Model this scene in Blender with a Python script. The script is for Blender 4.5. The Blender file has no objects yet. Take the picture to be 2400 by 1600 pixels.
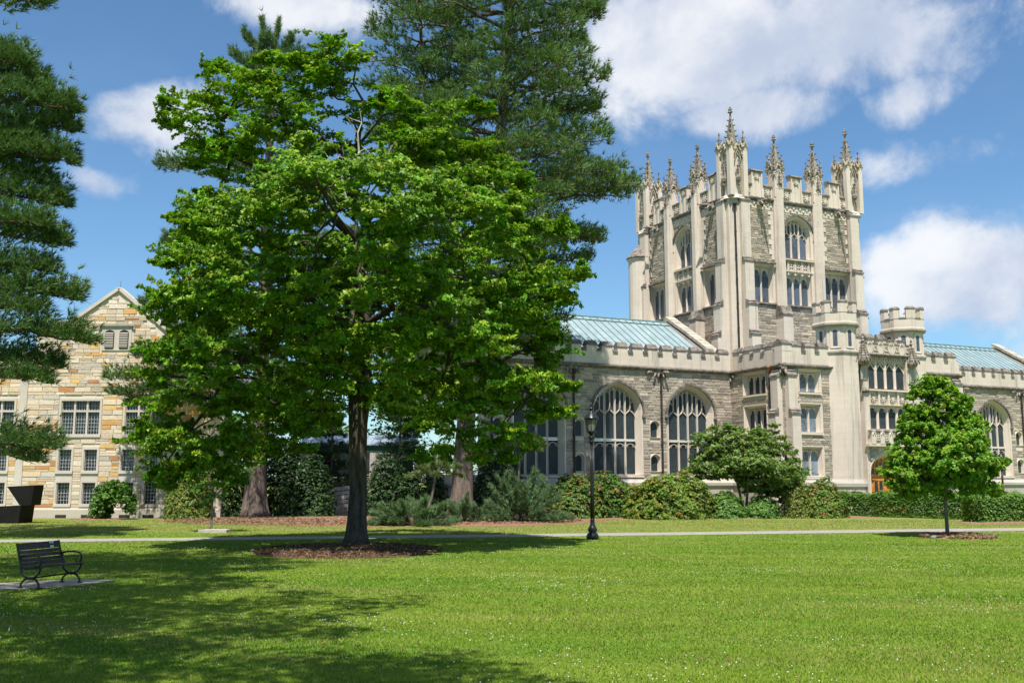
import bpy, math, random
import numpy as np
from mathutils import Vector, Matrix
R = math.radians
scene = bpy.context.scene
COL = scene.collection

# ------------------------------------------------------------------ camera
F_PX, HORIZON, EYE = 2333.0, 1126.0, 1.9
PITCH = math.atan((HORIZON - 800) / F_PX)
cam = bpy.data.cameras.new('camera')
cam.sensor_width = 36.0
cam.lens = F_PX / 2400 * 36.0
cam.clip_start = 0.1
cam.clip_end = 3000
camo = bpy.data.objects.new('camera', cam)
COL.objects.link(camo)
camo.location = (0, 0, EYE)
camo.rotation_euler = (R(90) + PITCH, 0, 0)
scene.camera = camo
scene.cycles.max_bounces = 6
scene.cycles.diffuse_bounces = 3
scene.cycles.glossy_bounces = 2
scene.cycles.transmission_bounces = 4

# ------------------------------------------------------------------ world, sun, exposure
SUN_EL, SUN_AZ = R(65), R(184)      # azimuth clockwise from +Y: behind the camera, a little to the right
world = bpy.data.worlds.new('World')
scene.world = world
world.use_nodes = True
vs = scene.view_settings
vs.view_transform = 'Standard'
vs.look = 'None'
vs.exposure = 0.72
vs.gamma = 1.0
vs.use_curve_mapping = False
sun = bpy.data.lights.new('sun', 'SUN')
sun.energy = 4.9
sun.angle = R(0.5)
sun.color = (1.0, 0.955, 0.89)
suno = bpy.data.objects.new('sun', sun)
COL.objects.link(suno)
sd = Vector((math.sin(SUN_AZ) * math.cos(SUN_EL), math.cos(SUN_AZ) * math.cos(SUN_EL), math.sin(SUN_EL)))
suno.rotation_euler = (-sd).to_track_quat('-Z', 'Y').to_euler()
suno.location = (0, -20, 40)


def node(nt, typ, ins=None, **props):
    n = nt.nodes.new(typ)
    for k, v in props.items():
        setattr(n, k, v)
    if ins:
        for k, v in ins.items():
            s = n.inputs[k]
            if hasattr(v, 'links') or isinstance(v, bpy.types.NodeSocket):
                nt.links.new(v, s)
            else:
                s.default_value = v
    return n


def mth(nt, op, a, b=0.0, c=None, clamp=False):
    n = nt.nodes.new('ShaderNodeMath')
    n.operation = op
    n.use_clamp = clamp
    for i, v in enumerate((a, b) if c is None else (a, b, c)):
        if isinstance(v, bpy.types.NodeSocket):
            nt.links.new(v, n.inputs[i])
        else:
            n.inputs[i].default_value = v
    return n.outputs[0]


def mixc(nt, fac, a, b, mode='MIX'):
    n = nt.nodes.new('ShaderNodeMix')
    n.data_type = 'RGBA'
    n.blend_type = mode
    for i, v in ((0, fac), (6, a), (7, b)):
        if isinstance(v, bpy.types.NodeSocket):
            nt.links.new(v, n.inputs[i])
        else:
            n.inputs[i].default_value = v if i == 0 else (tuple(v) + (1.0,))[:4]
    return n.outputs[2]


def smooth(nt, x, lo, hi, a=0.0, b=1.0):
    n = nt.nodes.new('ShaderNodeMapRange')
    n.interpolation_type = 'SMOOTHSTEP'
    nt.links.new(x, n.inputs[0])
    for i, v in enumerate((lo, hi, a, b)):
        n.inputs[i + 1].default_value = v
    return n.outputs[0]


def px_dir(px, py):
    xc, yc = (px - 1200) / F_PX, (800 - py) / F_PX
    return Vector((xc, math.cos(PITCH) - yc * math.sin(PITCH), math.sin(PITCH) + yc * math.cos(PITCH)))


def build_world():
    nt = world.node_tree
    nt.nodes.clear()
    out = node(nt, 'ShaderNodeOutputWorld')
    bg = node(nt, 'ShaderNodeBackground', {1: 0.079})
    nt.links.new(bg.outputs[0], out.inputs[0])
    sky = node(nt, 'ShaderNodeTexSky', sky_type='NISHITA')
    sky.sun_disc = False
    sky.sun_elevation = SUN_EL
    sky.sun_rotation = SUN_AZ
    sky.air_density = 1.0
    sky.dust_density = 0.35
    sky.ozone_density = 2.2
    tc = node(nt, 'ShaderNodeTexCoord').outputs['Generated']
    sep = node(nt, 'ShaderNodeSeparateXYZ', {0: tc})
    x, y, z = sep.outputs
    az = mth(nt, 'ARCTAN2', x, y)
    el = mth(nt, 'ARCSINE', z)
    # cloud deck: noise over a plane above the scene
    zz = mth(nt, 'ADD', mth(nt, 'MAXIMUM', z, 0.0), 0.22)
    pv = node(nt, 'ShaderNodeCombineXYZ', {0: mth(nt, 'DIVIDE', x, zz), 1: mth(nt, 'DIVIDE', y, zz), 2: 0.0}).outputs[0]
    n1 = node(nt, 'ShaderNodeTexNoise', {'Vector': pv, 'Scale': 1.6, 'Detail': 9.0, 'Roughness': 0.56, 'Distortion': 0.25}).outputs[0]
    n2 = node(nt, 'ShaderNodeTexNoise', {'Vector': tc, 'Scale': 8.0, 'Detail': 12.0, 'Roughness': 0.64, 'Distortion': 0.2}).outputs[0]
    wob = node(nt, 'ShaderNodeTexNoise', {'Vector': tc, 'Scale': 4.0, 'Detail': 5.0, 'Roughness': 0.6})
    ws = node(nt, 'ShaderNodeSeparateColor', {0: wob.outputs[1]})
    az2 = mth(nt, 'ADD', az, mth(nt, 'MULTIPLY', mth(nt, 'SUBTRACT', ws.outputs[0], 0.5), 0.13))
    el2 = mth(nt, 'ADD', el, mth(nt, 'MULTIPLY', mth(nt, 'SUBTRACT', ws.outputs[1], 0.5), 0.09))
    # the banks of cumulus that stand in this sky (azimuth, elevation, half sizes in radians, weight)
    banks = [(0.17, 0.43, 0.17, 0.07, 1.0), (0.33, 0.42, 0.14, 0.055, 0.95), (0.26, 0.365, 0.10, 0.03, 0.8), (0.395, 0.365, 0.05, 0.03, 0.8), (0.40, 0.30, 0.09, 0.028, 0.6),
             (0.455, 0.19, 0.13, 0.06, 0.95), (0.50, 0.10, 0.12, 0.06, 0.6), (0.30, 0.17, 0.05, 0.03, 0.5), (0.12, 0.135, 0.06, 0.03, 0.55),
             (-0.355, 0.345, 0.075, 0.033, 0.85), (-0.41, 0.28, 0.05, 0.020, 0.6), (-0.215, 0.455, 0.11, 0.03, 0.9),
             (0.40, 0.235, 0.05, 0.022, 0.4), (0.9, 0.35, 0.2, 0.1, 0.9), (-0.95, 0.3, 0.22, 0.08, 0.9), (1.6, 0.3, 0.3, 0.1, 0.9), (-1.7, 0.4, 0.3, 0.12, 0.9)]
    acc = None
    for a, e, sa, se, wt in banks:
        dx = mth(nt, 'DIVIDE', mth(nt, 'SUBTRACT', az2, a), sa)
        dy = mth(nt, 'DIVIDE', mth(nt, 'SUBTRACT', el2, e), se)
        r2 = mth(nt, 'ADD', mth(nt, 'MULTIPLY', dx, dx), mth(nt, 'MULTIPLY', dy, dy))
        g = mth(nt, 'MULTIPLY', mth(nt, 'EXPONENT', mth(nt, 'MULTIPLY', r2, -0.8)), wt)
        acc = g if acc is None else mth(nt, 'MAXIMUM', acc, g)
    over = smooth(nt, el, 0.52, 0.75, 0.0, 0.55)           # scattered clouds overhead too
    acc = mth(nt, 'MAXIMUM', acc, over)
    dens = mth(nt, 'ADD', mth(nt, 'MULTIPLY', acc, 0.62), mth(nt, 'ADD', mth(nt, 'MULTIPLY', n1, 0.12), mth(nt, 'MULTIPLY', n2, 0.85)))
    fac = smooth(nt, dens, 0.71, 0.99)
    wisp = smooth(nt, n1, 0.5, 0.85, 0.0, 0.10)
    fac = mth(nt, 'MAXIMUM', fac, wisp)
    n4 = node(nt, 'ShaderNodeTexNoise', {'Vector': node(nt, 'ShaderNodeMapping', {0: tc, 1: (0, 0, -0.02)}).outputs[0], 'Scale': 6.5, 'Detail': 6.0, 'Roughness': 0.5, 'Distortion': 0.15}).outputs[0]
    shade = smooth(nt, mth(nt, 'ADD', mth(nt, 'MULTIPLY', n4, 0.6), mth(nt, 'MULTIPLY', n2, 0.4)), 0.40, 0.62)
    ccol = mixc(nt, shade, (4.3, 4.9, 6.1), (7.5, 7.6, 7.8))
    sat = mixc(nt, 1.0, sky.outputs[0], (0.78, 1.03, 1.16), 'MULTIPLY')
    col = mixc(nt, mth(nt, 'MULTIPLY', fac, 0.93), sat, ccol)
    nt.links.new(col, bg.inputs[0])


build_world()

# ------------------------------------------------------------------ helpers
class MB:
    """collects faces; build() links them as one mesh object"""
    def __init__(s):
        s.v, s.f, s.c = [], [], []

    def add(s, vs_, fs, col=None):
        o = len(s.v)
        s.v += [tuple(p) for p in vs_]
        s.f += [tuple(i + o for i in f) for f in fs]
        s.c += [col] * len(fs)

    def box(s, x0, x1, y0, y1, z0, z1, col=None):
        s.add([(x0, y0, z0), (x1, y0, z0), (x1, y1, z0), (x0, y1, z0), (x0, y0, z1), (x1, y0, z1), (x1, y1, z1), (x0, y1, z1)],
              [(0, 3, 2, 1), (4, 5, 6, 7), (0, 1, 5, 4), (1, 2, 6, 5), (2, 3, 7, 6), (3, 0, 4, 7)], col)

    def loops(s, rings, cap0=True, cap1=True, col=None):
        n = len(rings[0])
        vs_ = [p for r in rings for p in r]
        fs = []
        for k in range(len(rings) - 1):
            for i in range(n):
                j = (i + 1) % n
                fs.append((k * n + i, k * n + j, (k + 1) * n + j, (k + 1) * n + i))
        if cap0:
            fs.append(tuple(range(n - 1, -1, -1)))
        if cap1:
            fs.append(tuple((len(rings) - 1) * n + i for i in range(n)))
        s.add(vs_, fs, col)

    def pxz(s, poly, y0, y1, col=None):     # polygon in x,z (counter-clockwise seen from -y) pushed along y
        s.loops([[(x, y0, z) for x, z in poly], [(x, y1, z) for x, z in poly]], col=col)

    def pyz(s, poly, x0, x1, col=None):
        s.loops([[(x0, y, z) for y, z in poly], [(x1, y, z) for y, z in poly]], col=col)

    def pxy(s, poly, z0, z1, top=None, col=None):
        s.loops([[(x, y, z0) for x, y in poly], [(x, y, z1) for x, y in (top or poly)]], col=col)

    def lathe(s, prof, c=(0, 0), seg=12, ph=0.0, col=None):
        rings = [[(c[0] + r * math.cos(ph + 2 * math.pi * i / seg), c[1] + r * math.sin(ph + 2 * math.pi * i / seg), z) for i in range(seg)] for r, z in prof]
        s.loops(rings, col=col)

    def tube(s, pts, rad, seg=6, col=None):
        pts = [Vector(p) for p in pts]
        if not hasattr(rad, '__len__'):
            rad = [rad] * len(pts)
        rings = []
        a = None
        for i, p in enumerate(pts):
            d = (pts[min(i + 1, len(pts) - 1)] - pts[max(i - 1, 0)]).normalized()
            if a is None:
                a = d.orthogonal().normalized()
            a = (a - d * a.dot(d))
            a = a.normalized() if a.length > 1e-6 else d.orthogonal().normalized()
            b = d.cross(a)
            rings.append([tuple(p + (a * math.cos(t) + b * math.sin(t)) * rad[i]) for t in [2 * math.pi * k / seg for k in range(seg)]])
        s.loops(rings, col=col)

    def bar(s, pts, w, y0, y1, col=None):   # rectangular bar along a path in the x,z plane
        n = len(pts)
        L, Rr = [], []
        for i in range(n):
            a, b = pts[max(i - 1, 0)], pts[min(i + 1, n - 1)]
            dx, dz = b[0] - a[0], b[1] - a[1]
            l = math.hypot(dx, dz) or 1
            nx, nz = -dz / l * w / 2, dx / l * w / 2
            L.append((pts[i][0] + nx, pts[i][1] + nz))
            Rr.append((pts[i][0] - nx, pts[i][1] - nz))
        rings = [[(L[i][0], y0, L[i][1]), (Rr[i][0], y0, Rr[i][1]), (Rr[i][0], y1, Rr[i][1]), (L[i][0], y1, L[i][1])] for i in range(n)]
        s.loops(rings, col=col)

    def ball(s, c, r, seg=8, rings=5, rot=None, col=None):
        r = r if hasattr(r, '__len__') else (r, r, r)
        rg = []
        for k in range(1, rings):
            th = math.pi * k / rings
            ring = []
            for i in range(seg):
                p = Vector((r[0] * math.sin(th) * math.cos(2 * math.pi * i / seg), r[1] * math.sin(th) * math.sin(2 * math.pi * i / seg), -r[2] * math.cos(th)))
                if rot:
                    p = rot @ p
                ring.append((c[0] + p.x, c[1] + p.y, c[2] + p.z))
            rg.append(ring)
        s.loops(rg, col=col)

    def mesh(s, name, sm=False):
        me = bpy.data.meshes.new(name)
        me.from_pydata(s.v, [], s.f)
        if any(c is not None for c in s.c):
            at = me.attributes.new('Col', 'FLOAT_COLOR', 'FACE')
            at.data.foreach_set('color', np.array([(c or (1, 1, 1))[:3] + (1.0,) for c in s.c], dtype=np.float32).ravel())
        if sm:
            me.polygons.foreach_set('use_smooth', [True] * len(me.polygons))
        me.update()
        return me

    def build(s, name, mat, parent=None, loc=(0, 0, 0), rz=0.0, sm=False):
        return ob(name, s.mesh(name, sm), mat, parent, loc, rz)


def ob(name, me, mat, parent=None, loc=(0, 0, 0), rz=0.0, scale=None):
    if mat is not None and not me.materials:
        me.materials.append(mat)
    o = bpy.data.objects.new(name, me)
    COL.objects.link(o)
    o.parent = parent
    o.location = loc
    o.rotation_euler = (0, 0, rz)
    if scale:
        o.scale = scale
    return o


def tag(o, label=None, cat=None, group=None, kind=None):
    for k, v in (('label', label), ('category', cat), ('group', group), ('kind', kind)):
        if v:
            o[k] = v
    return o


def empty(name, label, cat, loc=(0, 0, 0), rz=0.0, group=None):
    o = bpy.data.objects.new(name, None)
    COL.objects.link(o)
    o.location = loc
    o.rotation_euler = (0, 0, rz)
    return tag(o, label, cat, group)


def px3(px, py, Y):                 # point at depth Y seen in the photo's pixel px,py
    d = px_dir(px, py)
    t = Y / d.y
    return Vector((d.x * t, Y, d.z * t + EYE))


def gnd(px, py, z=0.0):
    d = px_dir(px, py)
    t = (z - EYE) / d.z
    return Vector((d.x * t, d.y * t, z))


# ------------------------------------------------------------------ materials
def new_mat(name):
    m = bpy.data.materials.new(name)
    m.use_nodes = True
    nt = m.node_tree
    nt.nodes.clear()
    out = node(nt, 'ShaderNodeOutputMaterial')
    b = node(nt, 'ShaderNodeBsdfPrincipled')
    nt.links.new(b.outputs[0], out.inputs[0])
    return m, nt, b, out


def obj_co(nt):
    return node(nt, 'ShaderNodeTexCoord').outputs['Object']


def geo_co(nt):
    return node(nt, 'ShaderNodeNewGeometry').outputs['Position']


def noise(nt, co, scale, detail=4.0, rough=0.55, stretch=None):
    if stretch:
        co = node(nt, 'ShaderNodeMapping', {0: co, 3: stretch}).outputs[0]
    return node(nt, 'ShaderNodeTexNoise', {'Vector': co, 'Scale': scale, 'Detail': detail, 'Roughness': rough}).outputs[0]


def bump(nt, b, h, strength=0.3, dist=0.02):
    n = node(nt, 'ShaderNodeBump', {'Strength': strength, 'Distance': dist, 'Height': h})
    nt.links.new(n.outputs[0], b.inputs['Normal'])


def mat_limestone(name, base, dark, joints=True, stain=0.35, jw=0.72, jh=0.36):
    m, nt, b, _ = new_mat(name)
    co = geo_co(nt)
    big = noise(nt, co, 0.45, 5, 0.6)
    streak = noise(nt, co, 1.0, 6, 0.68, (2.6, 2.6, 0.14))
    fine = noise(nt, co, 9, 5, 0.6)
    c = mixc(nt, smooth(nt, big, 0.35, 0.7), base, tuple(v * 0.86 for v in base))
    c = mixc(nt, smooth(nt, fine, 0.3, 0.75, 0.0, 0.35), c, tuple(v * 0.8 for v in base))
    hgt = fine
    if joints:
        oc = obj_co(nt)
        s = node(nt, 'ShaderNodeSeparateXYZ', {0: oc}).outputs
        bv = node(nt, 'ShaderNodeCombineXYZ', {0: mth(nt, 'ADD', s[0], s[1]), 1: s[2], 2: 0.0}).outputs[0]
        br = node(nt, 'ShaderNodeTexBrick', {'Vector': bv, 'Color1': (1, 1, 1, 1), 'Color2': (0.86, 0.86, 0.84, 1), 'Mortar': (0.66, 0.62, 0.56, 1), 'Scale': 1.0, 'Mortar Size': 0.008, 'Mortar Smooth': 0.3, 'Brick Width': jw, 'Row Height': jh, 'Bias': -0.3})
        c = mixc(nt, 0.42, c, br.outputs[0], 'MULTIPLY')
    st = mth(nt, 'MULTIPLY', smooth(nt, streak, 0.51, 0.70), stain)
    c = mixc(nt, st, c, dark)
    nt.links.new(c, b.inputs['Base Color'])
    b.inputs['Roughness'].default_value = 0.9
    b.inputs['Specular IOR Level'].default_value = 0.25
    bump(nt, b, hgt, 0.35, 0.02)
    return m


def mat_stone(name, use_obj):
    """rubble: own colour of each stone from object colour or face attribute"""
    m, nt, b, _ = new_mat(name)
    if use_obj:
        c = node(nt, 'ShaderNodeObjectInfo').outputs['Color']
    else:
        c = node(nt, 'ShaderNodeAttribute', attribute_name='Col').outputs[0]
    co = geo_co(nt)
    f = noise(nt, co, 7, 6, 0.65, (1, 1, 2.2))
    v = noise(nt, co, 2.3, 3)
    c = mixc(nt, smooth(nt, f, 0.3, 0.75, 0.0, 0.55), c, mixc(nt, 1.0, c, (0.62, 0.58, 0.52), 'MULTIPLY'))
    c = mixc(nt, smooth(nt, v, 0.45, 0.7, 0.0, 0.25), c, (0.5, 0.45, 0.38))
    nt.links.new(c, b.inputs['Base Color'])
    b.inputs['Roughness'].default_value = 0.93
    b.inputs['Specular IOR Level'].default_value = 0.2
    bump(nt, b, f, 0.6, 0.03)
    return m


def mat_simple(name, col, rough=0.6, metal=0.0, var=0.25, scale=6.0, bumps=0.0, spec=0.5):
    m, nt, b, _ = new_mat(name)
    f = noise(nt, geo_co(nt), scale, 5, 0.6)
    c = mixc(nt, smooth(nt, f, 0.3, 0.72), tuple(v * (1 - var) for v in col), tuple(min(1, v * (1 + var)) for v in col))
    nt.links.new(c, b.inputs['Base Color'])
    b.inputs['Roughness'].default_value = rough
    b.inputs['Metallic'].default_value = metal
    b.inputs['Specular IOR Level'].default_value = spec
    if bumps:
        bump(nt, b, f, bumps, 0.02)
    return m


def mat_coping():
    m, nt, b, _ = new_mat('weathered_coping')
    co = geo_co(nt)
    a = noise(nt, co, 3.2, 6, 0.7)
    l = noise(nt, co, 11, 4, 0.6)
    c = mixc(nt, smooth(nt, a, 0.38, 0.66), (0.095, 0.08, 0.07), (0.27, 0.235, 0.20))
    c = mixc(nt, smooth(nt, l, 0.55, 0.7, 0, 0.5), c, (0.24, 0.18, 0.07))
    nt.links.new(c, b.inputs['Base Color'])
    b.inputs['Roughness'].default_value = 0.95
    bump(nt, b, a, 0.5, 0.04)
    return m


def mat_glass(name, lead, body, lw=0.12, lh=0.17, lo=0.40, rough=0.13, spec=0.22):
    """leaded quarry glazing: dark panes, grey cames"""
    m, nt, b, _ = new_mat(name)
    oc = obj_co(nt)
    s = node(nt, 'ShaderNodeSeparateXYZ', {0: oc}).outputs
    u, v = mth(nt, 'DIVIDE', s[0], lw), mth(nt, 'DIVIDE', s[2], lh)
    p1 = mth(nt, 'ABSOLUTE', mth(nt, 'SUBTRACT', mth(nt, 'FRACT', mth(nt, 'ADD', mth(nt, 'ADD', u, v), 100.0)), 0.5))
    p2 = mth(nt, 'ABSOLUTE', mth(nt, 'SUBTRACT', mth(nt, 'FRACT', mth(nt, 'ADD', mth(nt, 'SUBTRACT', u, v), 100.0)), 0.5))
    ln = smooth(nt, mth(nt, 'MAXIMUM', p1, p2), lo, lo + 0.05)
    cell = node(nt, 'ShaderNodeCombineXYZ', {0: mth(nt, 'FLOOR', mth(nt, 'ADD', u, v)), 1: mth(nt, 'FLOOR', mth(nt, 'SUBTRACT', u, v)), 2: 0.0}).outputs[0]
    wn = node(nt, 'ShaderNodeTexWhiteNoise', {0: cell}, noise_dimensions='3D')
    oi = node(nt, 'ShaderNodeObjectInfo').outputs['Random']
    cl = noise(nt, geo_co(nt), 0.9, 3)
    c = mixc(nt, wn.outputs[0], tuple(x * 0.4 for x in body), tuple(x * 1.7 for x in body))
    c = mixc(nt, mth(nt, 'MULTIPLY', smooth(nt, mth(nt, 'ADD', mth(nt, 'MULTIPLY', oi, 0.4), mth(nt, 'MULTIPLY', cl, 0.8)), 0.45, 0.9), 0.75), c, tuple(x * 3.2 for x in body))  # panes differ in tone; broad noise paints paler patches for reflections
    c = mixc(nt, ln, c, lead)
    nt.links.new(c, b.inputs['Base Color'])
    nt.links.new(mth(nt, 'ADD', mth(nt, 'MULTIPLY', ln, 0.5), rough), b.inputs['Roughness'])
    # every quarry leans a little its own way
    nm = node(nt, 'ShaderNodeVectorMath', {0: wn.outputs[1], 1: (0.5, 0.5, 0.5)}, operation='SUBTRACT').outputs[0]
    nm = node(nt, 'ShaderNodeVectorMath', {0: nm, 'Scale': 0.10}, operation='SCALE').outputs[0]
    g = node(nt, 'ShaderNodeNewGeometry').outputs['Normal']
    nm = node(nt, 'ShaderNodeVectorMath', {0: g, 1: nm}, operation='ADD').outputs[0]
    nm = node(nt, 'ShaderNodeVectorMath', {0: nm}, operation='NORMALIZE').outputs[0]
    nt.links.new(nm, b.inputs['Normal'])
    b.inputs['IOR'].default_value = 1.45
    b.inputs['Specular IOR Level'].default_value = spec
    return m


def mat_copper():
    m, nt, b, _ = new_mat('verdigris_copper')
    co = obj_co(nt)
    oi = node(nt, 'ShaderNodeObjectInfo').outputs['Random']
    st = noise(nt, geo_co(nt), 1.2, 6, 0.65, (1.0, 1.0, 0.5))
    f = noise(nt, geo_co(nt), 6, 5, 0.6)
    c = mixc(nt, smooth(nt, st, 0.3, 0.72), (0.185, 0.255, 0.265), (0.30, 0.365, 0.37))
    c = mixc(nt, smooth(nt, f, 0.5, 0.8, 0, 0.35), c, (0.22, 0.27, 0.36))
    c = mixc(nt, mth(nt, 'MULTIPLY', oi, 0.5), c, (0.21, 0.275, 0.31))
    nt.links.new(c, b.inputs['Base Color'])
    b.inputs['Roughness'].default_value = 0.65
    b.inputs['Specular IOR Level'].default_value = 0.25
    bump(nt, b, f, 0.15, 0.02)
    return m


def mat_leaf(name, trans=0.35, rough=0.5, tint=(1.0, 1.15, 0.55), spec=0.35):
    m, nt, b, out = new_mat(name)
    c = node(nt, 'ShaderNodeAttribute', attribute_name='Col').outputs[0]
    nt.links.new(c, b.inputs['Base Color'])
    b.inputs['Roughness'].default_value = rough
    b.inputs['Specular IOR Level'].default_value = spec
    tr = node(nt, 'ShaderNodeBsdfTranslucent', {0: mixc(nt, 1.0, c, tint, 'MULTIPLY')})
    mx = node(nt, 'ShaderNodeMixShader', {0: trans, 1: b.outputs[0], 2: tr.outputs[0]})
    nt.links.new(mx.outputs[0], out.inputs[0])
    return m


def mat_bark(name, c0, c1, sc=7.0):
    m, nt, b, _ = new_mat(name)
    f = noise(nt, geo_co(nt), sc, 6, 0.7, (1, 1, 0.18))
    g = noise(nt, geo_co(nt), sc * 4, 4, 0.6, (1, 1, 0.4))
    nt.links.new(mixc(nt, smooth(nt, mth(nt, 'ADD', mth(nt, 'MULTIPLY', f, 0.7), mth(nt, 'MULTIPLY', g, 0.3)), 0.36, 0.62), c0, c1), b.inputs['Base Color'])
    b.inputs['Roughness'].default_value = 0.95
    bump(nt, b, f, 1.0, 0.08)
    return m


LIME = mat_limestone('limestone', (0.65, 0.56, 0.465), (0.25, 0.21, 0.17), stain=0.62)
LIME_T = mat_limestone('trim_limestone', (0.66, 0.57, 0.47), (0.32, 0.27, 0.22), joints=False, stain=0.3)
LIME_D = mat_limestone('weathered_limestone', (0.40, 0.36, 0.30), (0.15, 0.13, 0.11), joints=False, stain=0.7)
PLINTH = mat_limestone('plinth_stone', (0.44, 0.40, 0.34), (0.20, 0.18, 0.15), stain=0.6)
LICHEN = mat_limestone('lichen_stone', (0.46, 0.41, 0.32), (0.36, 0.22, 0.03), joints=False, stain=0.9)
CARVED = mat_simple('crocket_stone', (0.23, 0.20, 0.16), 0.95, var=0.5, scale=5, bumps=0.5)
COPING = mat_coping()
MORTAR = mat_simple('mortar', (0.62, 0.54, 0.43), 0.95, var=0.15, scale=20, bumps=0.3, spec=0.2)
STONE_O = mat_stone('rubble_stone', True)
STONE_F = mat_stone('rubble_stone_course', False)
GLASS = mat_glass('leaded_glass', (0.085, 0.10, 0.105), (0.014, 0.019, 0.023))
GLASS_T = mat_glass('tower_leaded_glass', (0.14, 0.16, 0.19), (0.04, 0.05, 0.07), rough=0.2, spec=0.3)  # lighter blue-grey body colour carries the sky's reflection in these panes
GLASS_P = mat_glass('pale_leaded_glass', (0.20, 0.23, 0.25), (0.09, 0.11, 0.13), rough=0.25)
PANE = mat_simple('dark_glass', (0.02, 0.024, 0.03), 0.06, var=0.3, scale=1.5)
COPPER = mat_copper()
SEAM = mat_simple('copper_seam', (0.15, 0.24, 0.24), 0.5, var=0.2)
PIPE = mat_simple('dark_bronze', (0.045, 0.036, 0.03), 0.45, 0.3, 0.3)
IRON = mat_simple('black_painted_iron', (0.012, 0.012, 0.013), 0.32, 0.0, 0.4, 12)
OAK = mat_simple('varnished_oak', (0.55, 0.20, 0.035), 0.4, 0.0, 0.35, 5)

# ------------------------------------------------------------------ library building
LIB_ANG = R(25.2)
lib = empty('library_building', 'grey and cream stone Gothic library with square pinnacled tower and green copper roofs', 'library', (13.69, 62.0, 0), LIB_ANG)
rng = random.Random(7)
UNIT = MB()
UNIT.loops([[(-.5, 0.5, -.5), (.5, 0.5, -.5), (.5, 0.5, .5), (-.5, 0.5, .5)],
            [(-.5, -.3, -.5), (.5, -.3, -.5), (.5, -.3, .5), (-.5, -.3, .5)],
            [(-.47, -.5, -.44), (.47, -.5, -.44), (.47, -.5, .44), (-.47, -.5, .44)]], cap0=False)


def arch_pts(hw, zs, rise, n=8, e=0.35):
    """four-centred arch from the left spring to the right spring"""
    if rise <= 0:
        return [(-hw, zs), (hw, zs)]
    ee = e * hw
    Rr = hw + ee
    top = math.sqrt(Rr * Rr - ee * ee)
    out = []
    for i in range(n + 1):
        x = -hw * (1 - (i / n) ** 1.5)
        h = math.sqrt(max(0, Rr * Rr - (abs(x) + ee) ** 2))
        out.append((x, zs + h / top * rise))
    return out + [(-x, z) for x, z in out[-2::-1]]


def arch_z(x, hw, zs, rise, e=0.35):
    if rise <= 0:
        return zs
    ee = e * hw
    Rr = hw + ee
    return zs + math.sqrt(max(0, Rr * Rr - (min(abs(x), hw) + ee) ** 2)) / math.sqrt(Rr * Rr - ee * ee) * rise


def outline(hw, z0, zs, rise, n=8):
    return [(-hw, z0)] + arch_pts(hw, zs, rise, n) + [(hw, z0)]


def wall_open(mb, x0, x1, z0, z1, ops, y0, y1):
    """wall slab with openings cut out; an opening is (cx, hw, z0, zs, rise)"""
    xs = sorted({x0, x1} | {min(max(v, x0), x1) for o in ops for v in (o[0] - o[1], o[0] + o[1])})
    for a, b in zip(xs, xs[1:]):
        if b - a < 1e-4:
            continue
        m = (a + b) / 2
        cuts = sorted((o[2], o[3] + o[4]) for o in ops if abs(m - o[0]) < o[1])
        z = z0
        for c0, c1 in cuts:
            if c0 > z:
                mb.box(a, b, y0, y1, z, c0)
            z = max(z, c1)
        if z < z1:
            mb.box(a, b, y0, y1, z, z1)
    for cx, hw, oz, zs, rise in ops:
        if rise > 0:
            ap = arch_pts(hw, zs, rise)
            k = len(ap) // 2
            for i in range(len(ap) - 1):
                (xa, za), (xb, zb) = ap[i], ap[i + 1]
                mb.pxz([(cx + xa, za), (cx + xb, zb), (cx + xb, zs + rise), (cx + xa, zs + rise)], y0, y1)


STONES = []      # (parent, loc, rz, x, z, w, h, proud, colour, weight)
LIB_COLS = [(0.365, 0.306, 0.242), (0.434, 0.365, 0.287), (0.317, 0.273, 0.228), (0.492, 0.42, 0.331), (0.395, 0.336, 0.272), (0.277, 0.238, 0.198), (0.532, 0.453, 0.355), (0.444, 0.38, 0.306)]


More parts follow.
